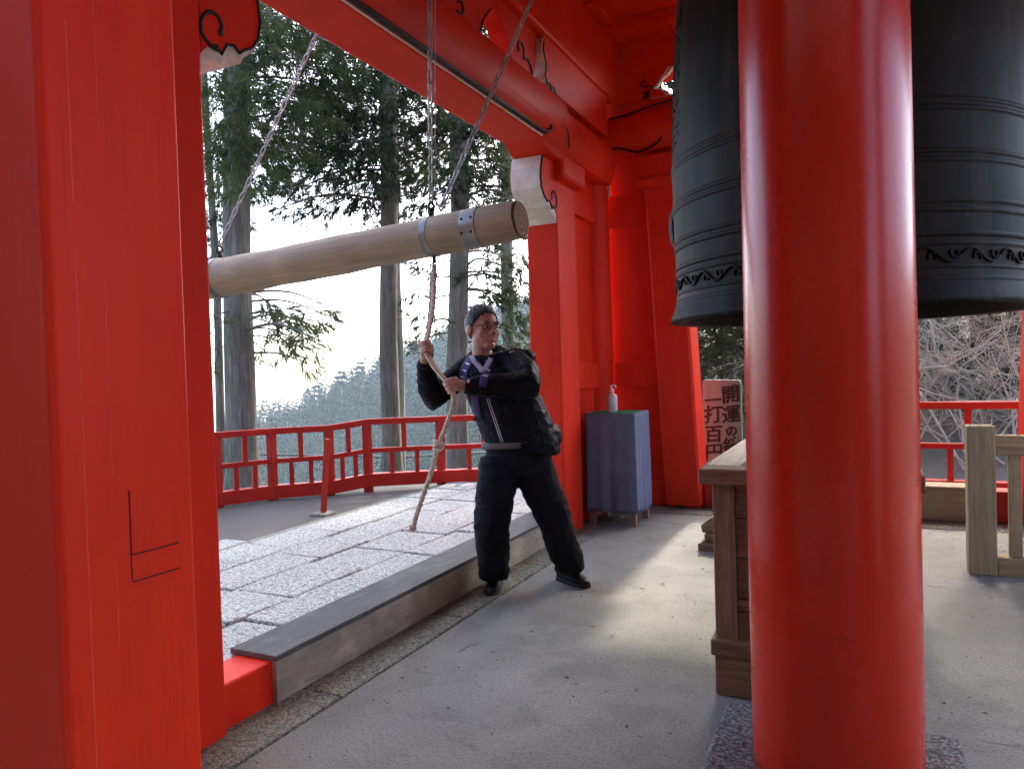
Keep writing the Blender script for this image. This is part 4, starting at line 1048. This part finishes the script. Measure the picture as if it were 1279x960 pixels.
m = MB(); q = drop(-.335, 1.285, .004); m.ell(q, (.009, .009, .009), None, 6); m.build('cuff_button', PIPING, jacket)
m = MB(); m.tube([drop(-.105, 1.445, .003), drop(-.075, 1.45, .003)], .004, 5); m.build('shoulder_flash', PIPING, jacket)

# ================================================================== VEGETATION
class QB:
    """many leaf quads, collected with numpy"""
    def __init__(s): s.q = []
    def blades(s, P, D, L, W, rg):
        n = len(P); D = D / np.linalg.norm(D, axis=1, keepdims=True)
        r = rg.normal(size=(n, 3)); S = np.cross(D, r); S /= np.linalg.norm(S, axis=1, keepdims=True) + 1e-9
        L = np.broadcast_to(L, (n,))[:, None]; W = np.broadcast_to(W, (n,))[:, None]
        mid = P + D * L * .45; tip = P + D * L; tip[:, 2] -= (L[:, 0] * .12)
        s.q.append(np.stack([P, mid + S * W * .5, tip, mid - S * W * .5], 1))
    def build(s, name, mat, parent=None):
        Q = np.concatenate(s.q); n = len(Q); me = bpy.data.meshes.new(name)
        me.vertices.add(4 * n); me.vertices.foreach_set('co', Q.reshape(-1).astype(np.float32))
        me.loops.add(4 * n); me.loops.foreach_set('vertex_index', np.arange(4 * n, dtype=np.int32))
        me.polygons.add(n); me.polygons.foreach_set('loop_start', np.arange(0, 4 * n, 4, dtype=np.int32)); me.polygons.foreach_set('loop_total', np.full(n, 4, dtype=np.int32))
        me.update(calc_edges=True); me.validate()
        return link(name, me, mat, parent)

def unit(rg, n):
    v = rg.normal(size=(n, 3)); return v / np.linalg.norm(v, axis=1, keepdims=True)
def clump(qb, c, r, axis, rg, tufts=24, blades=13, L=.17, W=.022, droop=.55, flat=.62):
    """one spray: tufts through an uneven ellipsoid, each tuft a fan of drooping needles"""
    tufts = max(5, int(tufts * (r / .45) ** 2))
    u = unit(rg, tufts) * (rg.random((tufts, 1)) ** .45) * r; u[:, 2] *= flat
    u += rg.normal(size=(tufts, 3)) * r * .16
    C = np.array(c) + u
    ax = np.array(axis); 
    D = u / (r + 1e-6) * .8 + ax * .55 + rg.normal(size=(tufts, 3)) * .35; D[:, 2] -= droop
    D /= np.linalg.norm(D, axis=1, keepdims=True)
    Cx = np.repeat(C, blades, 0); Dx = np.repeat(D, blades, 0)
    n = len(Cx); t = rg.random((n, 1)); sl = L * (.7 + .9 * rg.random((n, 1)))
    P = Cx + Dx * t * sl * .9
    d = Dx + rg.normal(size=(n, 3)) * .42
    qb.blades(P, d, L * (.55 + .75 * rg.random(n)), W * (.7 + .6 * rg.random(n)), rg)

def cedar(name, base, top, r0, r1, clumps, label, mat, seed, htop=13.5, extra=40, group='cedars beyond the railing', L=.145, W=.0145, tufts=40):
    rg = np.random.default_rng(seed); base, top = Vector(base), Vector(top)
    dirn = (top - base) / (top.z - base.z)
    at_z = lambda z: base + dirn * (z - base.z)
    t = thing(name, base, label, 'tree', group)
    zs = np.linspace(base.z - 1.2, htop, 30); pts = []; rad = []
    for z in zs:
        p = at_z(z); k = (z - base.z) / (htop - base.z); pts.append(p + Vector((math.sin(z * 1.1 + seed), math.cos(z * .9 + seed), 0)) * .018)
        rad.append((r0 + (r1 - r0) * max(0, k)) * (1 + .32 * math.exp(-(z - base.z) * 2.2) * (1 if z > base.z - .3 else 1)) if z > base.z - .4 else r0 * 1.6)
    trunk = MB(); trunk.tube(pts, rad, 22)
    # fluted bark
    V = np.array(trunk.v)
    for i, v in enumerate(V):
        c = at_z(v[2]); a = math.atan2(v[1] - c.y, v[0] - c.x); f = 1 + .05 * math.sin(a * 9 + v[2] * .6 + seed) + .035 * math.sin(a * 17 - v[2] * .9)
        V[i, 0] = c.x + (v[0] - c.x) * f; V[i, 1] = c.y + (v[1] - c.y) * f
    trunk.v = [tuple(x) for x in V]; trunk.build('trunk', BARK, t)
    qb = QB(); limbs = MB()
    allc = list(clumps)
    for _ in range(extra):
        z = rg.uniform(7.6, htop - .3); a = rg.uniform(0, 2 * PI); rr = rg.uniform(.3, 2.3) * (1.15 - .6 * (z - 7) / (htop - 7)); p = at_z(z)
        allc.append((p.x + rr * math.cos(a), p.y + rr * math.sin(a), z, rg.uniform(.4, .65)))
    for ci, (x, y, z, r) in enumerate(allc):
        seen = ci < len(clumps)
        c = Vector((x, y, z)); hd = (c - at_z(z)); dist = max(.2, hd.length); ax = hd / dist
        zz = z + .25 * dist * rg.uniform(.2, 1.0); zz = min(zz, htop - .2); a = at_z(zz)
        mid = a.lerp(c, .55) + Vector((0, 0, .10 * dist))
        rr = .012 + .011 * min(dist, 3)
        limbs.tube(smooth_pts([a, mid, c + ax * r * .6 - Vector((0, 0, r * .15))], 4), [rr * (1 - .085 * i) for i in range(9)], 5)
        for _ in range(int(6 * r / .45)):
            q = c + Vector(unit(rg, 1)[0]) * r * .8; b = a.lerp(c, rg.uniform(.55, .95)); limbs.tube([b, b.lerp(q, .5) + Vector((0, 0, .04)), q], [.010, .007, .004], 4, cap=False)
        clump(qb, (x, y, z), r, ax, rg, *((tufts, 24, L, W) if seen else (20, 12, .22, .036)))
    limbs.build('branches', BARK, t)['kind'] = 'stuff'
    qb.build('crown', mat, t)
    return t
C1 = [(-10.08, 9.37, 6.01, 0.41), (-8.98, 8.79, 5.38, 0.5), (-8.3, 8.01, 4.47, 0.44), (-9.53, 8.89, 4.41, 0.32), (-8.26, 8.61, 6.29, 0.42), (-8.89, 9.87, 7.09, 0.54), (-9.23, 8.69, 6.77, 0.38), (-8.82, 8.87, 7.0, 0.5), (-10.17, 9.71, 5.57, 0.42), (-8.88, 8.82, 4.94, 0.35), (-9.22, 8.53, 4.85, 0.31), (-8.39, 8.86, 2.14, 0.27), (-8.29, 9.3, 2.22, 0.32), (-7.33, 8.63, 1.84, 0.24), (-8.62, 9.32, 1.85, 0.23), (-9.52, 9.98, 2.6, 0.28), (-8.28, 9.52, 1.51, 0.14), (-8.39, 10.01, 2.37, 0.24), (-9.44, 10.09, 2.49, 0.25), (-8.41, 10.29, 2.48, 0.17), (-8.58, 9.91, 2.19, 0.27), (-9.02, 9.9, 2.01, 0.25), (-9.4, 9.73, 1.75, 0.17), (-9.07, 8.27, 2.21, 0.22), (-9.55, 8.68, 1.75, 0.18), (-7.75, 9.25, 6.05, 0.5), (-7.73, 9.01, 5.23, 0.37), (-8.52, 9.52, 5.06, 0.39), (-7.25, 9.43, 6.38, 0.5), (-7.88, 9.98, 5.93, 0.56), (-8.03, 9.83, 7.08, 0.53), (-7.82, 8.52, 5.58, 0.29), (-8.51, 9.15, 5.22, 0.25), (-8.12, 8.02, 5.13, 0.34), (-8.31, 8.35, 4.85, 0.31), (-7.96, 7.67, 4.07, 0.27), (-7.76, 7.91, 5.48, 0.31), (-7.86, 8.32, 5.4, 0.3), (-8.07, 8.09, 6.05, 0.34), (-7.62, 8.63, 5.34, 0.35), (-7.23, 8.4, 5.99, 0.34), (-7.47, 8.11, 6.38, 0.4), (-7.34, 9.14, 5.99, 0.37), (-7.1, 8.35, 6.39, 0.34), (-8.16, 7.69, 5.59, 0.31)]
C2 = [(-8.21, 11.06, 5.9, 0.61), (-8.06, 11.29, 4.92, 0.61), (-8.26, 10.86, 5.14, 0.57), (-7.95, 11.9, 4.89, 0.48), (-9.09, 12.57, 7.29, 0.65), (-7.31, 11.05, 5.74, 0.42), (-8.74, 11.16, 4.55, 0.47), (-8.44, 12.04, 4.49, 0.43), (-8.15, 12.86, 6.72, 0.52), (-10.23, 12.16, 5.49, 0.53), (-8.51, 10.52, 5.38, 0.45), (-9.73, 11.05, 4.8, 0.42), (-9.99, 11.91, 4.65, 0.42), (-9.12, 9.93, 4.2, 0.25), (-8.66, 11.71, 4.56, 0.38), (-8.16, 10.79, 6.09, 0.42), (-8.59, 12.29, 5.84, 0.54), (-8.51, 12.86, 7.35, 0.55), (-9.87, 10.99, 5.11, 0.33), (-7.05, 10.25, 5.21, 0.39), (-7.07, 10.3, 4.51, 0.4), (-7.51, 10.59, 5.78, 0.44), (-7.5, 11.18, 6.31, 0.43), (-7.25, 10.49, 6.51, 0.43), (-7.93, 10.76, 7.01, 0.48), (-8.19, 10.25, 5.66, 0.41), (-8.25, 10.04, 6.01, 0.4), (-7.86, 10.79, 5.21, 0.45), (-6.96, 10.69, 5.04, 0.35), (-8.05, 10.24, 4.76, 0.38), (-8.91, 10.37, 5.61, 0.37), (-7.93, 10.51, 6.51, 0.41)]
C3 = [(-7.14, 11.91, 5.37, 0.47), (-6.09, 11.63, 4.94, 0.59), (-6.13, 10.57, 4.34, 0.36), (-5.74, 11.58, 4.25, 0.39), (-5.99, 12.67, 3.3, 0.39), (-5.94, 11.79, 2.6, 0.37), (-6.02, 12.9, 2.41, 0.34), (-5.5, 10.38, 2.81, 0.28), (-6.74, 10.77, 3.08, 0.24), (-7.44, 11.65, 2.46, 0.27), (-7.4, 11.42, 1.8, 0.2), (-5.67, 11.89, 1.63, 0.31), (-6.25, 12.01, 5.98, 0.46), (-7.05, 12.25, 6.49, 0.45), (-5.6, 12.33, 3.8, 0.26), (-6.91, 11.31, 4.18, 0.25), (-6.35, 11.63, 4.48, 0.42), (-6.17, 12.0, 3.81, 0.29), (-5.22, 11.44, 2.75, 0.27), (-6.0, 12.05, 2.07, 0.26), (-5.76, 11.99, 1.2, 0.23), (-7.59, 11.64, 2.85, 0.21), (-7.18, 10.96, 3.21, 0.17), (-6.34, 10.03, 2.02, 0.18), (-6.09, 11.63, 2.56, 0.23), (-5.89, 12.64, 1.94, 0.27), (-5.87, 10.55, 5.1, 0.39), (-5.94, 10.51, 4.52, 0.39), (-5.55, 10.37, 5.13, 0.38), (-5.25, 10.46, 4.92, 0.38), (-6.21, 10.5, 5.4, 0.39), (-5.29, 10.05, 3.79, 0.29), (-5.93, 10.84, 5.84, 0.39), (-6.48, 10.58, 5.34, 0.34), (-5.42, 11.19, 4.54, 0.35), (-5.72, 9.97, 6.01, 0.37), (-6.15, 9.74, 5.9, 0.37), (-6.41, 10.67, 6.66, 0.4), (-4.96, 10.64, 3.98, 0.28), (-5.19, 10.34, 2.96, 0.25), (-5.03, 10.55, 2.6, 0.28)]
C4 = [(-15.4, 14.22, 4.91, 0.46), (-14.3, 13.3, 4.09, 0.35), (-13.83, 14.51, 6.12, 0.53), (-13.08, 15.43, 8.6, 0.71), (-12.36, 15.93, 7.36, 0.72), (-12.62, 13.79, 8.94, 0.65), (-12.71, 15.99, 6.48, 0.64), (-10.25, 16.09, 6.68, 0.61), (-9.83, 16.26, 4.84, 0.45), (-8.38, 17.38, 7.12, 0.62), (-7.64, 16.89, 5.69, 0.48), (-8.99, 17.96, 4.58, 0.47), (-10.05, 15.52, 5.34, 0.43), (-9.14, 16.9, 4.87, 0.41), (-7.79, 16.47, 5.05, 0.39), (-13.03, 15.29, 7.1, 0.54), (-10.09, 17.61, 10.01, 0.73), (-11.61, 16.82, 10.25, 0.73), (-13.69, 13.55, 5.61, 0.31), (-14.48, 14.57, 5.29, 0.25), (-15.93, 14.66, 5.67, 0.39), (-12.9, 14.16, 7.58, 0.51), (-13.76, 14.36, 7.18, 0.4), (-10.47, 16.79, 6.25, 0.5), (-9.63, 17.29, 7.29, 0.63), (-8.09, 17.18, 6.31, 0.53), (-14.76, 14.59, 9.71, 0.65), (-11.05, 16.48, 10.35, 0.54), (-11.34, 15.41, 9.68, 0.61), (-14.59, 14.69, 8.93, 0.57), (-12.09, 15.65, 7.79, 0.63), (-8.27, 17.88, 9.32, 0.61), (-9.99, 16.5, 9.14, 0.41), (-7.75, 17.07, 8.86, 0.49), (-8.48, 16.97, 7.56, 0.54), (-9.92, 17.77, 10.95, 0.65), (-11.81, 14.71, 9.84, 0.57), (-7.83, 16.5, 9.11, 0.56), (-12.09, 13.99, 6.6, 0.57), (-14.21, 15.4, 6.81, 0.63), (-10.79, 17.44, 6.84, 0.57), (-9.22, 16.01, 6.01, 0.42), (-8.56, 16.46, 8.35, 0.53), (-13.5, 13.86, 6.99, 0.47), (-8.8, 17.34, 9.28, 0.58), (-12.17, 15.34, 7.59, 0.46), (-14.44, 15.21, 7.23, 0.65), (-10.55, 15.28, 5.83, 0.45), (-9.28, 17.93, 10.14, 0.72), (-10.48, 16.09, 7.54, 0.68), (-9.74, 17.43, 6.84, 0.44), (-12.89, 15.98, 10.62, 0.48), (-14.36, 15.49, 6.7, 0.47), (-12.94, 15.02, 8.22, 0.65), (-8.14, 17.63, 7.07, 0.48), (-11.22, 16.01, 7.15, 0.43), (-9.67, 15.71, 8.44, 0.55), (-10.21, 16.33, 7.25, 0.56), (-11.65, 16.92, 10.12, 0.58), (-15.01, 15.22, 8.72, 0.59)]
cedar('cedar_tree', (-9.16, 8.87, -.6), (-9.14, 9.07, 7.4), .235, .16, C1, 'thick cedar trunk left of the paving with a low bough reaching right', LEAF_A, 1, L=.21, W=.0145, tufts=34)
cedar('cedar_tree', (-8.15, 11.57, -.7), (-8.09, 11.78, 7.0), .175, .14, C2, 'straight cedar standing between the railing bend and the man', LEAF_B, 2)
cedar('cedar_tree', (-6.52, 11.25, -.6), (-6.39, 11.45, 5.7), .18, .14, C3, 'forked cedar whose trunk rises behind the man', LEAF_B, 3)
cedar('cedar_tree', (-10.20, 9.48, -.5), (-10.33, 9.55, 5.1), .075, .05, [(-10.3, 9.6, 3.4, .3), (-10.1, 9.5, 4.2, .35), (-10.5, 9.4, 2.9, .22)], 'thin young cedar stem left of the thick trunk', LEAF_B, 4, 8.5, 6)
# split the far layer between three trees that stand farther down the slope
far = {5: [], 6: [], 7: []}
for c in C4:
    th = math.degrees(math.atan2(-c[0], c[1])); far[5 if th > 40 else 6 if th > 33 else 7].append(c)
cedar('cedar_tree', (-14.6, 14.2, -2.5), (-14.4, 14.3, 10.0), .17, .12, far[5], 'slender far cedar at the left edge of the opening', LEAF_B, 5, 14, 30, L=.17, W=.019, tufts=36)
cedar('cedar_tree', (-11.3, 16.4, -3.4), (-11.2, 16.5, 10.0), .17, .12, far[6], 'far cedar showing between the two thick trunks', LEAF_B, 6, 14, 30, L=.17, W=.019, tufts=36)
cedar('cedar_tree', (-8.2, 16.8, -2.8), (-8.1, 16.9, 10.0), .17, .12, far[7], 'far cedar showing between the log end and the red post', LEAF_A, 7, 14, 30, L=.17, W=.019, tufts=36)
# tall trees behind the tower wall, out of sight themselves, whose crowns shade the paving and dapple the floor
cedar('cedar_tree', (-4.3, 13.6, .3), (-4.3, 13.7, 9.0), .2, .14, [], 'cedar standing behind the red corner of the tower', LEAF_B, 8, 13, 60, W=.03)
cedar('cedar_tree', (-3.4, 11.6, .3), (-3.4, 11.7, 9.0), .2, .14, [(-3.6, 11.6, 5.6, .6), (-3.2, 11.9, 6.2, .6), (-4.1, 11.6, 6.6, .6), (-3.0, 11.4, 7.0, .6)], 'nearest cedar hidden behind the red corner wall', LEAF_B, 9, 12, 40, W=.03)
cedar('cedar_tree', (.2, 16.2, 1.2), (.1, 16.2, 11.0), .18, .12, [], 'tall sparse cedar behind the bell', LEAF_B, 10, 14.5, 60, W=.026)
# ---------------------------------------------------------------- evergreens behind the far side
def evergreen(name, base, h, w, label, mat, seed, n=26, low=.2, r=(.45, .8), L=.2, W=.03, group='evergreens behind the tower'):
    rg = np.random.default_rng(seed); base = Vector(base); t = thing(name, base, label, 'tree', group)
    tr = MB(); tr.tube([base - Vector((0, 0, .4)), base + Vector((.05, 0, h * .5)), base + Vector((0, .05, h * .95))], [.13, .09, .03], 10); qb = QB()
    for k in range(n):
        q = (k + .5) / n; z = low + (h - low) * q; a = k * 2.4 + rg.uniform(-.4, .4); rr = w * (1 - .75 * q) * rg.uniform(.45, 1.0)
        c = base + Vector((rr * math.cos(a), rr * math.sin(a), z)); s = base + Vector((.03, .02, min(z + .1 * rr, h * .93)))
        tr.tube([s, s.lerp(c, .5) + Vector((0, 0, .08)), c], [.03, .02, .008], 5, cap=False)
        clump(qb, c, rg.uniform(*r) * (1 - .4 * q), (math.cos(a), math.sin(a), 0), rg, 22, 12, L, W, .35, .8)
    tr.build('trunk', BARK, t); qb.build('crown', mat, t); return t
tz = terrain_z
for i, (x, y, h, w, lab, m_) in enumerate([
    (-3.4, 13.2, 5.2, 1.7, 'bushy olive evergreen seen above the sign board', LEAF_C), (-1.6, 12.2, 3.2, 1.4, 'low evergreen bush seen just behind the sign board', LEAF_C),
    (.9, 13.8, 4.2, 1.7, 'dark evergreen behind the bare twigs, next to the round column', LEAF_B), (2.6, 12.9, 3.6, 1.6, 'dark evergreen behind the bare twigs at the right edge', LEAF_B),
    (1.9, 16.8, 4.6, 2.0, 'tall dark evergreen farthest back behind the bare twigs', LEAF_B), (-2.3, 16.5, 5.2, 2.2, 'evergreen deep behind the sign board', LEAF_B),
    (4.3, 15.5, 4.5, 2.0, 'evergreen at the far right beyond the railing', LEAF_C), (-.2, 17.5, 5.0, 2.2, 'evergreen deep behind the bell', LEAF_B)]):
    evergreen('evergreen_tree', (x, y, tz(x, y)), h, w, lab, m_, 20 + i, 34)
# ---------------------------------------------------------------- bare twiggy shrubs
def bare_shrub(base, h, label, seed, lean, n0=7):
    rd = random.Random(seed); m = MB(); base = Vector(base)
    def grow(p, d, L, r, depth):
        pts = [p]; q = p.copy(); dd = d.copy(); k = 4
        for i in range(k):
            dd = (dd + Vector((rd.gauss(0, .16), rd.gauss(0, .16), rd.gauss(0, .12) + (.03 if depth < 2 else -.04)))).normalized(); q = q + dd * L / k; pts.append(q.copy())
        m.tube(pts, [r * (1 - .14 * i) for i in range(k + 1)], 4 if depth > 1 else 6, cap=False)
        if depth >= 4: return
        for j in range(3 if depth < 2 else 5):
            s = pts[rd.randint(1, k)]; nd = (dd + Vector((rd.gauss(0, .6), rd.gauss(0, .5), rd.gauss(0, .42)))).normalized()
            grow(s, nd, L * rd.uniform(.5, .78), r * .55, depth + 1)
    for k in range(n0):
        a = rd.uniform(0, 6.28); d = Vector((math.cos(a) * .75 + lean[0], math.sin(a) * .45 + lean[1], rd.uniform(.5, 1.1))).normalized()
        grow(base + Vector((rd.uniform(-.3, .3), rd.uniform(-.2, .2), -.1)), d, h * rd.uniform(.42, .62), .017, 0)
    o = m.build('bare_shrub', TWIG, None, fix=False); return tag(o, label, 'shrub', 'bare shrubs behind the right railing')
bare_shrub((1.3, 10.4, tz(1.3, 10.4)), 3.4, 'tangle of pale bare twigs between round column and wooden post', 1, (-.1, 0))
bare_shrub((2.7, 10.8, tz(2.7, 10.8)), 3.4, 'bare pale shrub behind the wooden barrier post', 2, (-.3, 0))
bare_shrub((.3, 11.4, tz(.3, 11.4)), 3.0, 'bare pale shrub close behind the round column', 3, (.2, 0), 6)
bare_shrub((3.6, 11.6, tz(3.6, 11.6)), 3.6, 'bare pale shrub rising past the right edge', 4, (-.3, -.1), 6)
bare_shrub((1.9, 12.0, tz(1.9, 12.0)), 3.6, 'bare pale shrub standing deepest behind the railing', 5, (0, -.1), 7)

# ---------------------------------------------------------------- far hill forest
def conifer_quads(qb, x, y, z, h, w, rg, n=150):
    q = rg.random(n) ** .8; a = rg.random(n) * 2 * PI; rr = w * (1 - q) ** .85 * (.35 + .65 * rg.random(n))
    tier = np.round(q * 9) / 9
    P = np.stack([x + rr * np.cos(a), y + rr * np.sin(a), z + h * (.12 + .88 * (q * .4 + tier * .6))], 1)
    D = np.stack([np.cos(a), np.sin(a), np.full(n, -.35)], 1) + rg.normal(size=(n, 3)) * .35
    qb.blades(P, D, h * .11 * (.6 + rg.random(n)) * (1.15 - q * .6), h * .055 * (1.2 - q * .6), rg)
def round_quads(qb, x, y, z, h, w, rg, n=150):
    u = unit(rg, n); rr = rg.random((n, 1)) ** .35
    lob = 1 + .25 * np.sin(u[:, :1] * 5 + x) * np.cos(u[:, 1:2] * 5 + y)
    P = np.array([x, y, z + h * .58]) + u * rr * lob * np.array([w, w, h * .42])
    qb.blades(P, u + rg.normal(size=(n, 3)) * .5, h * .10 * (.6 + rg.random(n)), h * .07, rg)
rg = np.random.default_rng(99); qb = QB(); cnt = 0
for k in range(5200):
    th = rg.uniform(14, 56); rho = rg.uniform(120, 262) if rg.random() < .8 else rg.uniform(60, 130)
    x, y = -rho * math.sin(math.radians(th)), rho * math.cos(math.radians(th)); z = terrain_z(x, y)
    if noise.noise(Vector((x * .02, y * .02, 3))) + rg.uniform(-.6, .6) > -.1: conifer_quads(qb, x, y, z - .5, rg.uniform(8, 13), rg.uniform(2.2, 3.2), rg, 95)
    else: round_quads(qb, x, y, z - .5, rg.uniform(6, 9), rg.uniform(2.8, 4.2), rg, 95)
tag(qb.build('hillside_forest', LEAF_FAR), 'hazy mixed forest covering the far hillside', 'forest', None, 'stuff')
# single conifers that stand out on the ridge
ridge_trees = [(42.6, 214, 13.5, 3.0, 'dark pointed conifer, lowest of those on the far ridge'), (40.4, 216, 15, 3.4, 'tall dark conifer second from left on the far ridge'), (38.6, 214, 16, 3.4, 'tall pointed conifer mid-way along the far ridge'),
    (37.2, 218, 15, 3.6, 'broad conifer right of the pointed one on the far ridge'), (34.8, 222, 15, 3.4, 'conifer on the far ridge just left of the straight trunk'), (44.6, 212, 12, 2.8, 'small conifer at left end of the far ridge')]
for i, (th, rho, h, w, lab) in enumerate(ridge_trees):
    x, y = -rho * math.sin(math.radians(th)), rho * math.cos(math.radians(th)); z = terrain_z(x, y) + 1.5
    t = thing('ridge_conifer', (x, y, z), lab, 'tree', 'conifers on the far ridge'); q = QB(); conifer_quads(q, x, y, z, h, w, np.random.default_rng(200 + i), 700)
    MB().tube([(x, y, z - 1), (x, y, z + h * .9)], [.35, .06], 6).build('trunk', BARK, t); q.build('crown', LEAF_FAR, t)

# ---------------------------------------------------------------- haze
def mat_haze():
    m = bpy.data.materials.new('haze_air'); m.use_nodes = True; t = m.node_tree; t.nodes.clear()
    o = t.nodes.new('ShaderNodeOutputMaterial'); v = t.nodes.new('ShaderNodeVolumePrincipled')
    v.inputs['Color'].default_value = (.66, .86, 1.0, 1); v.inputs['Density'].default_value = .0005; v.inputs['Anisotropy'].default_value = .2
    t.links.new(v.outputs[0], o.inputs['Volume']); return m
hz = tag(MB().box(-420, 200, -60, 420, -200, 45).build('haze', mat_haze()), None, None, None, 'stuff')
